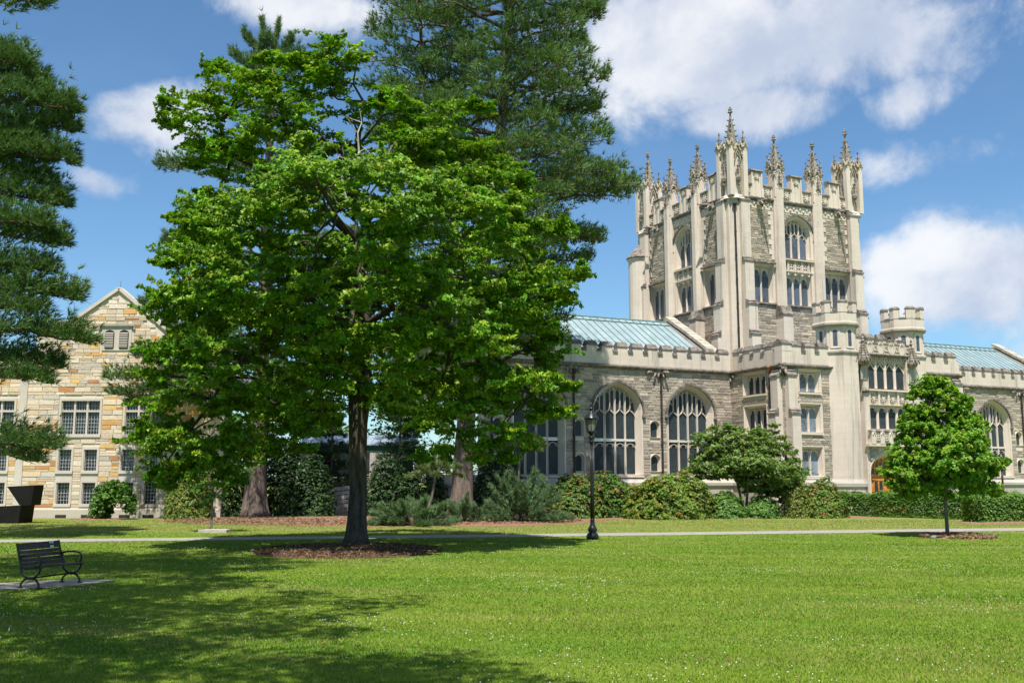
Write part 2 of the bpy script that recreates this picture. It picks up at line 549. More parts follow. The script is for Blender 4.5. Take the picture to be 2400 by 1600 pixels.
def rubble(store, parent, loc, rz, x0, x1, z0, z1, ops, hr, lr, cols, wt=1.0, gap=0.034, rg=rng):
    z = z0
    while z < z1 - 0.03:
        h = min(rg.uniform(*hr), z1 - z)
        if z1 - z - h < hr[0] * 0.6:
            h = z1 - z
        blk = []
        for cx, hw, oz, zs, rise in ops:
            if z + h > oz and z < zs + rise:
                lo = z
                w_ = hw
                if rise > 0 and lo > zs:
                    # widest half width of the arch over this course
                    w_ = 0
                    for k in range(21):
                        xx = hw * k / 20
                        if arch_z(xx, hw, zs, rise) > lo:
                            w_ = xx
                blk.append((cx - w_, cx + w_))
        blk.sort()
        a = x0
        free = []
        for b0, b1 in blk:
            if b0 > a:
                free.append((a, min(b0, x1)))
            a = max(a, b1)
        if a < x1:
            free.append((a, x1))
        for f0, f1 in free:
            x = f0
            while x < f1 - 0.02:
                w = rg.uniform(*lr) * rg.choice((0.7, 1, 1, 1.3))
                if f1 - x - w < lr[0] * 0.6:
                    w = f1 - x
                c = rg.choice(cols)
                k = rg.uniform(0.85, 1.18)
                c = tuple(v * k for v in c)
                if rg.random() < 0.22 and h > hr[0] * 1.3:
                    hh = h * rg.uniform(0.4, 0.6)
                    store.append((parent, loc, rz, x + w / 2, z + hh / 2, w - gap, hh - gap, rg.uniform(0.03, 0.05), c, wt))
                    k = rg.uniform(0.85, 1.15)
                    store.append((parent, loc, rz, x + w / 2, z + hh + (h - hh) / 2, w - gap, h - hh - gap, rg.uniform(0.03, 0.05), tuple(v * k for v in rg.choice(cols)), wt))
                else:
                    store.append((parent, loc, rz, x + w / 2, z + h / 2, w - gap, h - gap, rg.uniform(0.028, 0.055), c, wt))
                x += w
        z += h


def lay_stones(store, root, name, limit=295):
    store.sort(key=lambda s: -s[5] * s[6] * s[9])
    me = UNIT.mesh(name)
    me.materials.append(STONE_O)
    for s in store[:limit]:
        par, loc, rz, x, z, w, h, pr, c, wt = s
        m = Matrix.Translation(loc) @ Matrix.Rotation(rz, 4, 'Z')
        p = m @ Vector((x, -pr / 2 + 0.005, z))
        o = ob(name, me, None, par, p, rz, (w, pr + 0.01, h))
        o.color = (*c, 1)
    mb = MB()
    for s in store[limit:]:
        par, loc, rz, x, z, w, h, pr, c, wt = s
        m = Matrix.Translation(par.location) @ Matrix.Rotation(par.rotation_euler.z, 4, 'Z') @ Matrix.Translation(loc)
        d = pr + 0.01
        vs_ = [m @ Vector((x + vx * w, -pr / 2 + 0.005 + vy * d, z + vz * h)) for vx, vy, vz in UNIT.v]
        mb.add(vs_, UNIT.f, tuple(c))
    o = mb.build(name + '_courses', STONE_F, root)
    o['kind'] = 'stuff'


def bar_obj(name, parent, mat, x0, x1, y0, y1, z0, z1):
    m = MB()
    m.box(x0, x1, y0, y1, z0, z1)
    return m.build(name, mat, parent)


def light_head(mb, xa, xb, zh, rise, w, y0, y1, ogee=False):
    """pointed head of one light with its cusps"""
    xm, hw = (xa + xb) / 2, (xb - xa) / 2
    if ogee:
        pts = [(-1, -0.55), (-0.86, -0.18), (-0.6, 0.16), (-0.3, 0.42), (-0.12, 0.7), (0, 1.05)]
        path = [(xm + px_ * hw, zh - rise + (pz + 0.0) * rise) for px_, pz in pts]
        path += [(2 * xm - x, z) for x, z in path[-2::-1]]
    else:
        path = [(xm + x, z) for x, z in arch_pts(hw, zh - rise, rise, 5, 0.6)]
    mb.bar(path, w, y0, y1)
    for sgn in (-1, 1):
        mb.bar([(xm + sgn * hw * 0.95, zh - rise * 0.75), (xm + sgn * hw * 0.45, zh - rise * 0.7), (xm + sgn * hw * 0.5, zh - rise * 0.35)], w * 0.55, y0 + 0.02, y1)


def window(parent, loc, rz, hw, z0, zs, rise, nl, heads, transoms=(), s=0.2, hood=0.0, dep=0.34, glass=None, mw=0.1, sup=False, ogee=False, sill=True, panel=None, hrise=None, flathood=False, name='window'):
    """stone window: surround (the part's own mesh), panes, mullions, transoms, tracery, hood and sill"""
    glass = glass or GLASS
    mb = MB()
    n = 8
    o_out, o_mid, o_in = outline(hw + s, z0 - 0.02, zs + (s if rise <= 0 else 0.0), rise + (s * 0.9 if rise > 0 else 0), n), outline(hw + s * 0.75, z0 - 0.02, zs + (s * 0.75 if rise <= 0 else 0), rise + (s * 0.7 if rise > 0 else 0), n), outline(hw, z0, zs, rise, n)
    rings = [[(x, 0.04, z) for x, z in o_out], [(x, -0.06, z) for x, z in o_out], [(x, -0.06, z) for x, z in o_mid], [(x, dep, z) for x, z in o_in]]
    mb.loops(rings, False, False)
    win = mb.build(name, LIME_T, parent, loc, rz)
    xs = [-hw + 2 * hw * i / nl for i in range(nl + 1)]
    tiers = [z0] + list(transoms) + [None]
    for i in range(nl):
        a, b = xs[i] + (mw / 2 if i else 0), xs[i + 1] - (mw / 2 if i < nl - 1 else 0)
        for t in range(len(tiers) - 1):
            lo = tiers[t] + (0.07 if t else 0)
            m = MB()
            if tiers[t + 1] is not None:
                poly = [(a, lo), (b, lo), (b, tiers[t + 1] - 0.07), (a, tiers[t + 1] - 0.07)]
            else:
                poly = [(a, lo), (b, lo)] + [(a + (b - a) * k / 6, max(lo, arch_z(a + (b - a) * k / 6, hw, zs, rise) - 0.005)) for k in range(6, -1, -1)]
            m.pxz(poly, dep - 0.05, dep - 0.02)
            m.build('pane', glass, win)
    for i in range(1, nl):
        m = MB()
        zt = arch_z(xs[i], hw, zs, rise) if sup or rise <= 0 else heads[-1]
        x, h = xs[i], mw / 2
        m.pxy([(x - h, dep - 0.06), (x - h, dep - 0.12), (x - h * 0.35, dep - 0.19), (x + h * 0.35, dep - 0.19), (x + h, dep - 0.12), (x + h, dep - 0.06)], z0, zt)
        m.build('mullion', LIME_T, win)
    for t in transoms:
        bar_obj('transom', win, LIME_T, -hw, hw, dep - 0.18, dep - 0.055, t - 0.05, t + 0.05)
    tr = MB()
    lw = 2 * hw / nl
    hr = hrise or lw * 0.55
    for zh in heads:
        for i in range(nl):
            light_head(tr, xs[i], xs[i + 1], zh, hr, mw * 0.38, dep - 0.12, dep - 0.04, ogee and zh == heads[-1])
        if sup and zh == heads[-1]:
            for i in range(nl):
                xm = (xs[i] + xs[i + 1]) / 2
                zt = arch_z(xm, hw, zs, rise)
                if zt > zh + 0.1:
                    tr.box(xm - mw * 0.25, xm + mw * 0.25, dep - 0.15, dep - 0.04, zh, zt)
                    for k in (0, 1):
                        xa, xb = (xs[i], xm) if k == 0 else (xm, xs[i + 1])
                        zz = arch_z((xa + xb) / 2, hw, zs, rise) - 0.03
                        if zz > zh + 0.2:
                            tr.bar([(xa, zz - 0.22), ((xa + xb) / 2, zz), (xb, zz - 0.22)], mw * 0.4, dep - 0.13, dep - 0.04)
        if rise <= 0 and zh == heads[-1] and zs > zh + 0.02:
            # solid spandrels over the light heads
            for i in range(nl):
                xm, h = (xs[i] + xs[i + 1]) / 2, lw / 2
                ap = arch_pts(h, zh - hr, hr, 5, 0.6)
                for (xa, za), (xb, zb) in zip(ap, ap[1:]):
                    tr.pxz([(xm + xa, za), (xm + xb, zb), (xm + xb, zs), (xm + xa, zs)], dep - 0.1, dep - 0.035)
    if tr.v:
        tr.build('tracery', LIME_T, win)
    if hood > 0:
        m = MB()
        if rise > 0:
            pts = [(x, z) for x, z in arch_pts(hw + s + 0.05, zs - 0.0, rise + s * 0.9 + 0.06, n)]
            pts = [(pts[0][0], zs - 0.3)] + pts + [(pts[-1][0], zs - 0.3)]
            m.bar(pts, 0.13, -hood, 0.0)
            for sg in (-1, 1):
                m.ball((sg * (hw + s + 0.06), -0.1, zs - 0.38), (0.13, 0.13, 0.16), 8, 5)
        else:
            zt = zs + s
            m.bar([(-hw - s - 0.04, zt - 0.12), (-hw - s - 0.04, zt + 0.04), (hw + s + 0.04, zt + 0.04), (hw + s + 0.04, zt - 0.12)] if not flathood else [(-hw - s, zt + 0.02), (hw + s, zt + 0.02)], 0.1, -hood, 0.0)
        m.build('hood_mould', COPING, win)
    if sill:
        m = MB()
        m.pyz([(dep - 0.03, z0 + 0.02), (-0.12, z0 - 0.08), (-0.12, z0 - 0.16), (dep - 0.03, z0 - 0.16)], -hw - s, hw + s)
        m.build('sill', LIME_T, win)
    return win


# ---- coped merlon meshes, shared
def merlon_meshes(w, h, d, ch=0.3, mat=COPING):
    a = MB()
    a.box(-w / 2, w / 2, 0, d, 0, h)
    am = a.mesh('merlon')
    am.materials.append(LIME)
    b = MB()
    ov = 0.05
    for k in range(3):
        z0, z1 = h + ch * k / 3, h + ch * (k + 1) / 3
        o0, o1 = ov - (d / 2 + ov) * k / 3.2, ov - (d / 2 + ov) * (k + 0.75) / 3.2
        e = 0.035 - 0.02 * k
        b.loops([[(-w / 2 - e, -o0, z0), (w / 2 + e, -o0, z0), (w / 2 + e, d + o0, z0), (-w / 2 - e, d + o0, z0)],
                 [(-w / 2 - e, -o0, z0 + 0.035), (w / 2 + e, -o0, z0 + 0.035), (w / 2 + e, d + o0, z0 + 0.035), (-w / 2 - e, d + o0, z0 + 0.035)],
                 [(-w / 2 - e, -o1, z1), (w / 2 + e, -o1, z1), (w / 2 + e, d + o1, z1), (-w / 2 - e, d + o1, z1)]])
    bm_ = b.mesh('coping')
    bm_.materials.append(mat)
    return am, bm_


MER = merlon_meshes(0.70, 0.34, 0.42)
GAPCAP = MB()
for k in range(3):
    GAPCAP.box(-0.17, 0.17, -0.07 + 0.06 * k, 0.2, 0.06 * k, 0.06 * (k + 1))
GAPM = GAPCAP.mesh('crenel_cap')
GAPM.materials.append(COPING)


def crenellate(x0, x1, z, loc, rz, parent, pitch=1.03, y=0.0, mer=MER, first=0.5):
    m = Matrix.Translation(loc) @ Matrix.Rotation(rz, 4, 'Z')
    n = max(1, round((x1 - x0) / pitch))
    p = (x1 - x0) / n
    for i in range(n):
        o = ob('merlon', mer[0], None, parent, m @ Vector((x0 + p * (i + first), y, z)), rz)
        ob('coping', mer[1], None, o)
        if i < n - 1:
            ob('crenel_cap', GAPM, None, parent, m @ Vector((x0 + p * (i + first + 0.5), y, z)), rz)


def string_course(name, x0, x1, z, h, prj, loc, rz, parent, mat=None, y=0.0):
    mat = mat or COPING
    m = MB()
    m.pyz([(y + 0.1, z), (y - prj * 0.3, z), (y - prj, z + h * 0.45), (y - prj, z + h * 0.7), (y - 0.02, z + h), (y + 0.1, z + h)], x0, x1)
    return m.build(name, mat, parent, loc, rz)


def gargoyle(loc, rz, parent, L=0.6, mat=None):
    """crouching carved beast with wings, legs and a long neck"""
    m = MB()
    q = Matrix.Rotation(R(-12), 3, 'X')
    m.ball((0, -0.25 * L, 0), (0.15, 0.34 * L, 0.15), 10, 7, q)
    m.tube([(0, -0.4 * L, 0.04), (0, -0.7 * L, 0.06), (0, -0.95 * L, 0.02)], [0.12, 0.08, 0.09], 8)
    m.ball((0, -1.02 * L, 0.03), (0.09, 0.14, 0.085), 8, 6)
    m.tube([(0, -1.08 * L, 0.0), (0, -1.25 * L, -0.04)], [0.06, 0.035], 6)
    for s_ in (-1, 1):
        m.tube([(s_ * 0.05, -0.98 * L, 0.1), (s_ * 0.09, -0.9 * L, 0.2)], [0.03, 0.008], 5)
        m.tube([(s_ * 0.12, -0.45 * L, -0.04), (s_ * 0.15, -0.6 * L, -0.2), (s_ * 0.13, -0.75 * L, -0.24)], [0.07, 0.05, 0.045], 6)
        m.tube([(s_ * 0.12, -0.05 * L, -0.02), (s_ * 0.17, -0.2 * L, -0.22), (s_ * 0.13, -0.1 * L, -0.28)], [0.09, 0.06, 0.05], 6)
        m.add([(s_ * 0.1, -0.4 * L, 0.08), (s_ * 0.2, -0.05 * L, 0.28), (s_ * 0.22, 0.05 * L, 0.02), (s_ * 0.13, -0.2 * L, 0.0)], [(0, 1, 2, 3)])
    return m.build('gargoyle', mat or CARVED, parent, loc, rz, True)


def downpipe(x, y, z0, z1, parent, loc=(0, 0, 0), rz=0.0, head=True, copper=False):
    m = MB()
    m.tube([(x, y, z0), (x, y, z1)], 0.065, 8)
    for k in range(int((z1 - z0) / 1.6) + 1):
        z = z0 + 0.4 + 1.6 * k
        if z < z1:
            m.lathe([(0.085, z), (0.085, z + 0.08)], (x, y), 8)
    o = m.build('downpipe', PIPE, parent, loc, rz)
    if head:
        h = MB()
        h.lathe([(0.065, z1 - 0.05), (0.1, z1), (0.15, z1 + 0.14), (0.17, z1 + 0.16), (0.17, z1 + 0.22), (0.12, z1 + 0.25)], (x, y), 8, R(22.5))
        h.build('rainwater_head', RUST if copper else PIPE, o)
    return o


RUST = mat_simple('rusty_copper', (0.42, 0.13, 0.03), 0.7, 0.0, 0.4, 14, 0.3)

# ---- main range, left of the entrance pavilion and right of it
BIG = dict(hw=1.39, z0=2.25, zs=6.05, rise=1.32)


def main_range(u0, u1, centres, slits, pipes, with_stone):
    ops = [(c, BIG['hw'] + 0.2, BIG['z0'] - 0.02, BIG['zs'], BIG['rise'] + 0.18) for c in centres]
    ops += [(x, 0.30, z, z + 0.92, 0.0) for x in slits for z in (2.45, 4.45)]
    mb = MB()
    wall_open(mb, u0, u1, 0, 8.45, ops, 0.0, 0.45)
    wall = mb.build('wall', MORTAR, lib)
    ops2 = [(c, BIG['hw'] + 0.36, BIG['z0'] - 0.02, BIG['zs'], BIG['rise'] + 0.3) for c in centres]
    ops2 += [(x, 0.34, z - 0.12, z + 1.0, 0.0) for x in slits for z in (2.45, 4.45)]
    rubble(STONES, wall, (0, 0, 0), 0, with_stone[0], with_stone[1], 2.05, 8.45, ops2, (0.11, 0.23), (0.30, 0.72), LIB_COLS, 1.3)
    pl = MB()
    pl.box(u0, u1, -0.2, 0.0, 0, 1.55)
    pl.pyz([(0.0, 1.55), (-0.2, 1.55), (-0.3, 1.62), (-0.3, 1.78), (-0.1, 1.95), (-0.06, 2.05), (0.0, 2.05)], u0, u1)
    pl.build('plinth', PLINTH, lib)
    for c in centres:
        if with_stone[0] - 1 < c < with_stone[1] + 1:
            window(lib, (c, 0, 0), 0, BIG['hw'], BIG['z0'], BIG['zs'], BIG['rise'], 4, [4.08, 6.12], [4.27], s=0.33, hood=0.17, sup=True, ogee=True, hrise=0.28, mw=0.09, dep=0.4)
    for x in slits:
        for z in (2.45, 4.45):
            window(lib, (x, 0, 0), 0, 0.23, z, z + 0.7, 0.2, 1, [], s=0.15, dep=0.2, name='slit_window', sill=False)
    string_course('cornice', u0, u1, 8.43, 0.27, 0.24, (0, 0, 0), 0, lib)
    pw = MB()
    pw.box(u0, u1, -0.06, 0.36, 8.7, 9.42)
    pw.build('parapet', LIME, lib)
    crenellate(u0, u1, 9.42, (0, -0.06, 0), 0, lib)
    for x in pipes:
        downpipe(x, -0.12, 0.4, 8.05, lib)
        gargoyle((x - 0.12, 0.05, 8.3), R(-75), lib, 0.75)
        gargoyle((x + 0.12, 0.05, 8.3), R(75) if x < -8 else R(20), lib, 0.45)


main_range(-20.0, 0.0, [-3.13, -8.3, -13.47, -18.6], [-5.72, -10.88, -16.0], [-5.27, -11.25, -16.4], (-16.8, 0.0))
main_range(14.3, 31.6, [17.9, 23.2, 28.5], [20.5, 25.75, 31.0], [20.1, 26.2], (14.3, 31.6))
downpipe(0.22, -0.2, 0.4, 7.9, lib)
gargoyle((0.1, 0.0, 8.25), R(-30), lib, 0.45)


def copper_roof(u0, u1, end_gable):
    """standing-seam roof: every tray a panel, every seam a rib, stone coped gable at its end"""
    v0, z0, v1, z1 = 0.55, 9.25, 5.7, 12.5
    base = MB()
    base.pyz([(v0, z0 - 0.1), (v1, z1 - 0.1), (2 * v1 - v0, z0 - 0.1)], u0, u1)
    roof = base.build('roof', SEAM, lib)
    n = round((u1 - u0) / 0.55)
    p = (u1 - u0) / n
    L = math.hypot(v1 - v0, z1 - z0)
    dv, dz = (v1 - v0) / L, (z1 - z0) / L
    t = MB()
    t.loops([[(0.015, v0, z0), (p - 0.015, v0, z0), (p - 0.015, v1, z1), (0.015, v1, z1)],
             [(0.015, v0 + dz * 0.1, z0 - dv * 0.1), (p - 0.015, v0 + dz * 0.1, z0 - dv * 0.1), (p - 0.015, v1 + dz * 0.1, z1 - dv * 0.1), (0.015, v1 + dz * 0.1, z1 - dv * 0.1)]])
    tm = t.mesh('roof_panel')
    tm.materials.append(COPPER)
    s_ = MB()
    q = [Vector((0, v0, z0)), Vector((0, v1, z1))]
    nn = Vector((0, -dz, dv))
    s_.loops([[tuple(a + Vector((-0.018, 0, 0))), tuple(a + Vector((0.018, 0, 0))), tuple(a + Vector((0.012, 0, 0)) + nn * 0.055), tuple(a + Vector((-0.012, 0, 0)) + nn * 0.055)] for a in q])
    sm = s_.mesh('seam')
    sm.materials.append(SEAM)
    for i in range(n):
        ob('roof_panel', tm, None, roof, (u0 + i * p, 0, 0))
        ob('seam', sm, None, roof, (u0 + i * p, 0, 0))
    r = MB()
    r.tube([(u0, v1, z1 + 0.03), (u1, v1, z1 + 0.03)], 0.06, 6)
    k = 0.9
    a = Vector((0, v0 + dv * L * k, z0 + dz * L * k))
    r.loops([[(x, a.y - dz * 0.07, a.z + dv * 0.07), (x, a.y + dv * 0.06 - dz * 0.07, a.z + dz * 0.06 + dv * 0.07), (x, a.y + dv * 0.06, a.z + dz * 0.06), (x, a.y, a.z)] for x in (u0, u1)])
    r.build('ridge_cap', SEAM, roof)
    if end_gable is not None:
        g0, g1 = end_gable
        b = MB()
        b.pyz([(v0 - 0.5, z0), (v1, z1 + 0.1), (2 * v1 - v0 + 0.5, z0)], g0, g1)
        gab = b.build('gable_wall', LIME, lib)
        ns = 13
        for k in range(ns):
            c = MB()
            va, za = v0 - 0.5 + (v1 - v0 + 0.5) * k / ns, z0 + (z1 + 0.1 - z0) * k / ns
            vb, zb = v0 - 0.5 + (v1 - v0 + 0.5) * (k + 1) / ns, z0 + (z1 + 0.1 - z0) * (k + 1) / ns
            j = rng.uniform(0, 0.04)
            c.pyz([(va - 0.06, za + 0.1 + j), (vb, zb + 0.13 + j), (vb, zb + 0.32 + j), (va - 0.06, za + 0.32 + j)], g0 - 0.03, g1 + 0.04)
            c.build('gable_coping', LIME_D if k % 3 else LICHEN, gab)


copper_roof(-20.0, -0.95, (-0.93, -0.25))
copper_roof(14.8, 30.6, (30.65, 31.4))

# ---- entrance pavilion
PV = -4.85
AX = 7.4
PW = [(7.08, 8.2), (4.72, 6.18), (2.15, 3.68)]


def pav_wall(x0, x1, loc, rz, wins, hw, nl, quoin_right=False):
    ops = [(c, hw + 0.12, a - 0.02, b, 0.12) for c in wins for a, b in PW]
    ops = [(c, h, a, b + 0.12, 0.0) for c, h, a, b, _ in ops]
    mb = MB()
    wall_open(mb, x0, x1, 0, 8.45, ops, 0.0, 0.45)
    w = mb.build('wall', MORTAR, lib, loc, rz)
    w2 = [(c, hw + 0.3, a - 0.16, b + 0.22, 0.0) for c in wins for a, b in PW]
    m = Matrix.Translation(loc) @ Matrix.Rotation(rz, 4, 'Z')
    rubble(STONES, w, (0, 0, 0), 0, x0, x1, 2.05, 8.45, w2, (0.11, 0.23), (0.30, 0.72), LIB_COLS, 1.25)
    for c in wins:
        for a, b in PW:
            window(lib, tuple(m @ Vector((c, 0, 0))), rz, hw, a, b, 0.0, nl, [b - 0.04], s=0.24, hood=0.0, dep=0.33, glass=GLASS_P if nl == 2 else GLASS, mw=0.09, hrise=0.34)
    pl = MB()
    pl.box(x0, x1, -0.2, 0.0, 0, 1.55)
    pl.pyz([(0.0, 1.55), (-0.2, 1.55), (-0.3, 1.62), (-0.3, 1.78), (-0.1, 1.95), (-0.06, 2.05), (0.0, 2.05)], x0 - 0.2, x1)
    pl.build('plinth', PLINTH, lib, loc, rz)
    return w


pav_wall(0.0, 3.6, (0, PV, 0), 0, [1.95], 0.62, 2)
pav_wall(11.2, 14.3, (0, PV, 0), 0, [12.75], 0.62, 2)
# side wall: local x runs along -v
pav_wall(0.0, 4.85, (0, 0, 0), R(-90), [2.3], 0.86, 3)
mb = MB()
mb.box(14.3 - 0.45, 14.3, PV + 0.02, 0, 0, 8.45)
mb.build('wall', LIME, lib)
string_course('cornice', -0.24, 4.0, 8.43, 0.27, 0.24, (0, PV, 0), 0, lib)
string_course('cornice', 10.8, 14.5, 8.43, 0.27, 0.24, (0, PV, 0), 0, lib)
string_course('cornice', 0.0, 5.05, 8.43, 0.27, 0.24, (0, 0, 0), R(-90), lib)
bar_obj('parapet', lib, LIME, -0.06, 4.0, PV - 0.06, PV + 0.36, 8.7, 9.42)
bar_obj('parapet', lib, LIME, 10.8, 14.36, PV - 0.06, PV + 0.36, 8.7, 9.42)
bar_obj('parapet', lib, LIME, -0.06, 0.36, PV + 0.36, 0.3, 8.7, 9.42)
bar_obj('parapet', lib, LIME, 13.94, 14.36, PV + 0.36, -0.06, 8.7, 9.42)
crenellate(0.5, 3.6, 9.42, (0, PV - 0.06, 0), 0, lib)
crenellate(11.0, 14.3, 9.42, (0, PV - 0.06, 0), 0, lib)
crenellate(0.15, 4.2, 9.42, (-0.06, 0, 0), R(-90), lib)
CM = merlon_meshes(0.72, 0.42, 0.72, 0.3)
o = ob('merlon', CM[0], None, lib, (0.30, PV - 0.07, 9.42))
ob('coping', CM[1], None, o)
mb = MB()
mb.box(0.36, 13.94, PV + 0.36, 6.0, 8.9, 9.2)
mb.build('flat_roof', SEAM, lib)


def buttress(stages, width, loc, rz, parent, mat=None, capmat=None):
    """stepped buttress: stages are (z0, z1, projection); each ends in a sloping weathered cap"""
    m = MB()
    for z0, z1, p in stages:
        m.box(-width / 2, width / 2, -p, 0.05, z0, z1)
    b = m.build('buttress', mat or LIME, parent, loc, rz)
    for i, (z0, z1, p) in enumerate(stages):
        q = stages[i + 1][2] if i + 1 < len(stages) else 0.0
        rise = (p - q) * 1.25
        c = MB()
        e = 0.05
        c.pyz([(-p - e, z1 - 0.06), (-p - e, z1 + 0.04), (-(p + q) / 2, z1 + rise * 0.5), (-(p + q) / 2 - 0.04, z1 + rise * 0.5 + 0.05), (-q + 0.02, z1 + rise + 0.05), (-q + 0.02, z1 - 0.06)], -width / 2 - e, width / 2 + e)
        c.build('buttress_cap', capmat or COPING, b)
    return b


for u, rz_, l in ((0.35, 0.0, (0.38, PV, 0)), (0, R(-90), (0.0, PV + 0.38, 0)), (0, 0, (13.9, PV, 0))):
    buttress([(0, 2.0, 0.75), (2.0, 5.75, 0.6), (5.75, 7.95, 0.38)], 0.62, l, rz_, lib)
gargoyle((0.0, PV - 0.05, 8.3), R(-45), lib, 0.35)
downpipe(-0.14, PV + 1.0, 6.0, 8.35, lib, copper=True)


# ---- octagonal stair turrets either side of the portal
def octo(c, ap, ph=0.0):
    r = ap / math.cos(math.pi / 8)
    return [(c[0] + r * math.cos(math.pi / 8 + k * math.pi / 4 + ph), c[1] + r * math.sin(math.pi / 8 + k * math.pi / 4 + ph)) for k in range(8)]


def portal_turret(cu, cv):
    c = (cu, cv)
    m = MB()
    m.pxy(octo(c, 1.34), 0, 1.6)
    m.pxy(octo(c, 1.22), 1.95, 9.5)
    m.pxy(octo(c, 1.14), 9.6, 11.1)
    m.pxy(octo(c, 1.25), 11.35, 11.9)
    t = m.build('turret', LIME, lib)
    s_ = MB()
    s_.pxy(octo(c, 1.42), 1.55, 1.75)
    s_.pxy(octo(c, 1.42), 1.75, 1.98, octo(c, 1.24))
    s_.build('turret_plinth', PLINTH, t)
    s_ = MB()
    s_.pxy(octo(c, 1.3), 9.46, 9.56, octo(c, 1.3))
    s_.pxy(octo(c, 1.3), 9.56, 9.66, octo(c, 1.16))
    s_.pxy(octo(c, 1.16), 11.05, 11.15, octo(c, 1.36))
    s_.pxy(octo(c, 1.36), 11.15, 11.26)
    s_.pxy(octo(c, 1.36), 11.26, 11.38, octo(c, 1.24))
    s_.build('turret_string', LIME_D, t)
    for k in range(8):
        a = math.pi / 4 * k
        nx, ny = math.cos(a), math.sin(a)
        if ny < 0.4:
            f = MB()   # slit light with a splayed stone reveal, in the face's own frame
            f.loops([[(x, 0.0, z) for x, z in outline(0.3, 9.75, 10.85, 0.12, 4)], [(x, -0.04, z) for x, z in outline(0.3, 9.75, 10.85, 0.12, 4)], [(x, -0.02, z) for x, z in outline(0.13, 9.85, 10.75, 0.1, 4)]], False, False)
            w = f.build('slit_window', LIME_T, lib, (cu + nx * 1.142, cv + ny * 1.142, 0), a + math.pi / 2)
            g = MB()
            g.pxz(outline(0.13, 9.85, 10.75, 0.1, 4), -0.015, 0.0)
            g.build('pane', GLASS_T, w)
    # merlons stand on the corners, each wrapping two faces
    P_, Q_ = octo(c, 1.27), octo(c, 1.0)
    for k in range(8):
        def lerp(a, b, t_):
            return (a[0] + (b[0] - a[0]) * t_, a[1] + (b[1] - a[1]) * t_)
        pr, nx = (k - 1) % 8, (k + 1) % 8
        tt = 0.30
        poly = [lerp(P_[k], P_[pr], tt), P_[k], lerp(P_[k], P_[nx], tt), lerp(Q_[k], Q_[nx], tt), Q_[k], lerp(Q_[k], Q_[pr], tt)]
        m = MB()
        m.pxy(poly, 11.9, 12.5)
        me = m.build('merlon', LIME, t)
        cc = (sum(p[0] for p in poly) / 6, sum(p[1] for p in poly) / 6)
        big = [lerp(cc, p, 1.16) for p in poly]
        m = MB()
        m.pxy(big, 12.5, 12.56)
        m.pxy(big, 12.56, 12.66, [lerp(cc, p, 0.85) for p in poly])
        m.build('coping', COPING, t)
        ga = [lerp(P_[k], P_[nx], tt), lerp(P_[k], P_[nx], 1 - tt), lerp(Q_[k], Q_[nx], 1 - tt), lerp(Q_[k], Q_[nx], tt)]
        cc = (sum(p[0] for p in ga) / 4, sum(p[1] for p in ga) / 4)
        m = MB()
        m.pxy([lerp(cc, p, 1.1) for p in ga], 11.9, 11.98, ga)
        m.build('crenel_cap', COPING, t)
    # tall blind loop low on the shaft, on the face towards the lawn
    f = MB()
    f.loops([[(x, -0.02, z) for x, z in outline(0.17, 6.2, 7.6, 0.16, 4)], [(x, 0.03, z) for x, z in outline(0.12, 6.28, 7.55, 0.14, 4)]], False, True)
    a = -math.pi / 4
    f.build('blind_loop', LIME_D, t, (cu + math.cos(a) * 1.235, cv + math.sin(a) * 1.235, 0), a + math.pi / 2)


portal_turret(4.62, -4.35)
portal_turret(10.18, -4.35)


def quatrefoil(mb, x, z, r, y0, y1):
    for k in range(4):
        a = math.pi / 2 * k + math.pi / 4
        cx, cz = x + r * 0.45 * math.cos(a), z + r * 0.45 * math.sin(a)
        pts = [(cx + r * 0.45 * math.cos(t), cz + r * 0.45 * math.sin(t)) for t in [a - 2.2 + 4.4 * i / 6 for i in range(7)]]
        mb.bar(pts, r * 0.22, y0, y1)


def shield(mb, x, z, r, y0, y1):
    """carved shield on a ring of leaves"""
    mb.pxz([(x - r * .45, z + r * .5), (x - r * .45, z - r * .05), (x, z - r * .6), (x + r * .45, z - r * .05), (x + r * .45, z + r * .5)], y0, y1)
    for k in range(8):
        a = k * math.pi / 4 + 0.3
        mb.ball((x + r * 0.8 * math.cos(a), (y0 + y1) / 2, z + r * 0.75 * math.sin(a)), (r * .24, (y1 - y0) * .7, r * .2), 6, 4)


# ---- portal
VF = -5.6
P0, P1 = AX - 1.95, AX + 1.95
por = MB()
door_op = (AX, 1.72, 0.0, 2.35, 1.35)
win_ops = [(AX, 1.55, 4.98, 9.35, 0.0)]
wall_open(por, P0, P1, 0, 9.62, [door_op] + win_ops, VF, VF + 0.6)
por.box(P0, P1, VF + 0.9, VF + 1.1, 0, 9.62)
por.box(P0, P0 + 0.2, VF + 0.6, VF + 1.6, 0, 9.62)
por.box(P1 - 0.2, P1, VF + 0.6, VF + 1.6, 0, 9.62)
portal = por.build('portal', LIME, lib)
wu = window(lib, (AX, VF, 0), 0, 1.55, 7.4, 9.33, 0.0, 4, [9.02], s=0.06, dep=0.3, mw=0.17, ogee=True, hrise=0.42, name='portal_window')
wl = window(lib, (AX, VF, 0), 0, 1.55, 4.98, 6.35, 0.0, 4, [6.28], s=0.06, dep=0.3, mw=0.17, hrise=0.34, name='portal_window', sill=False)
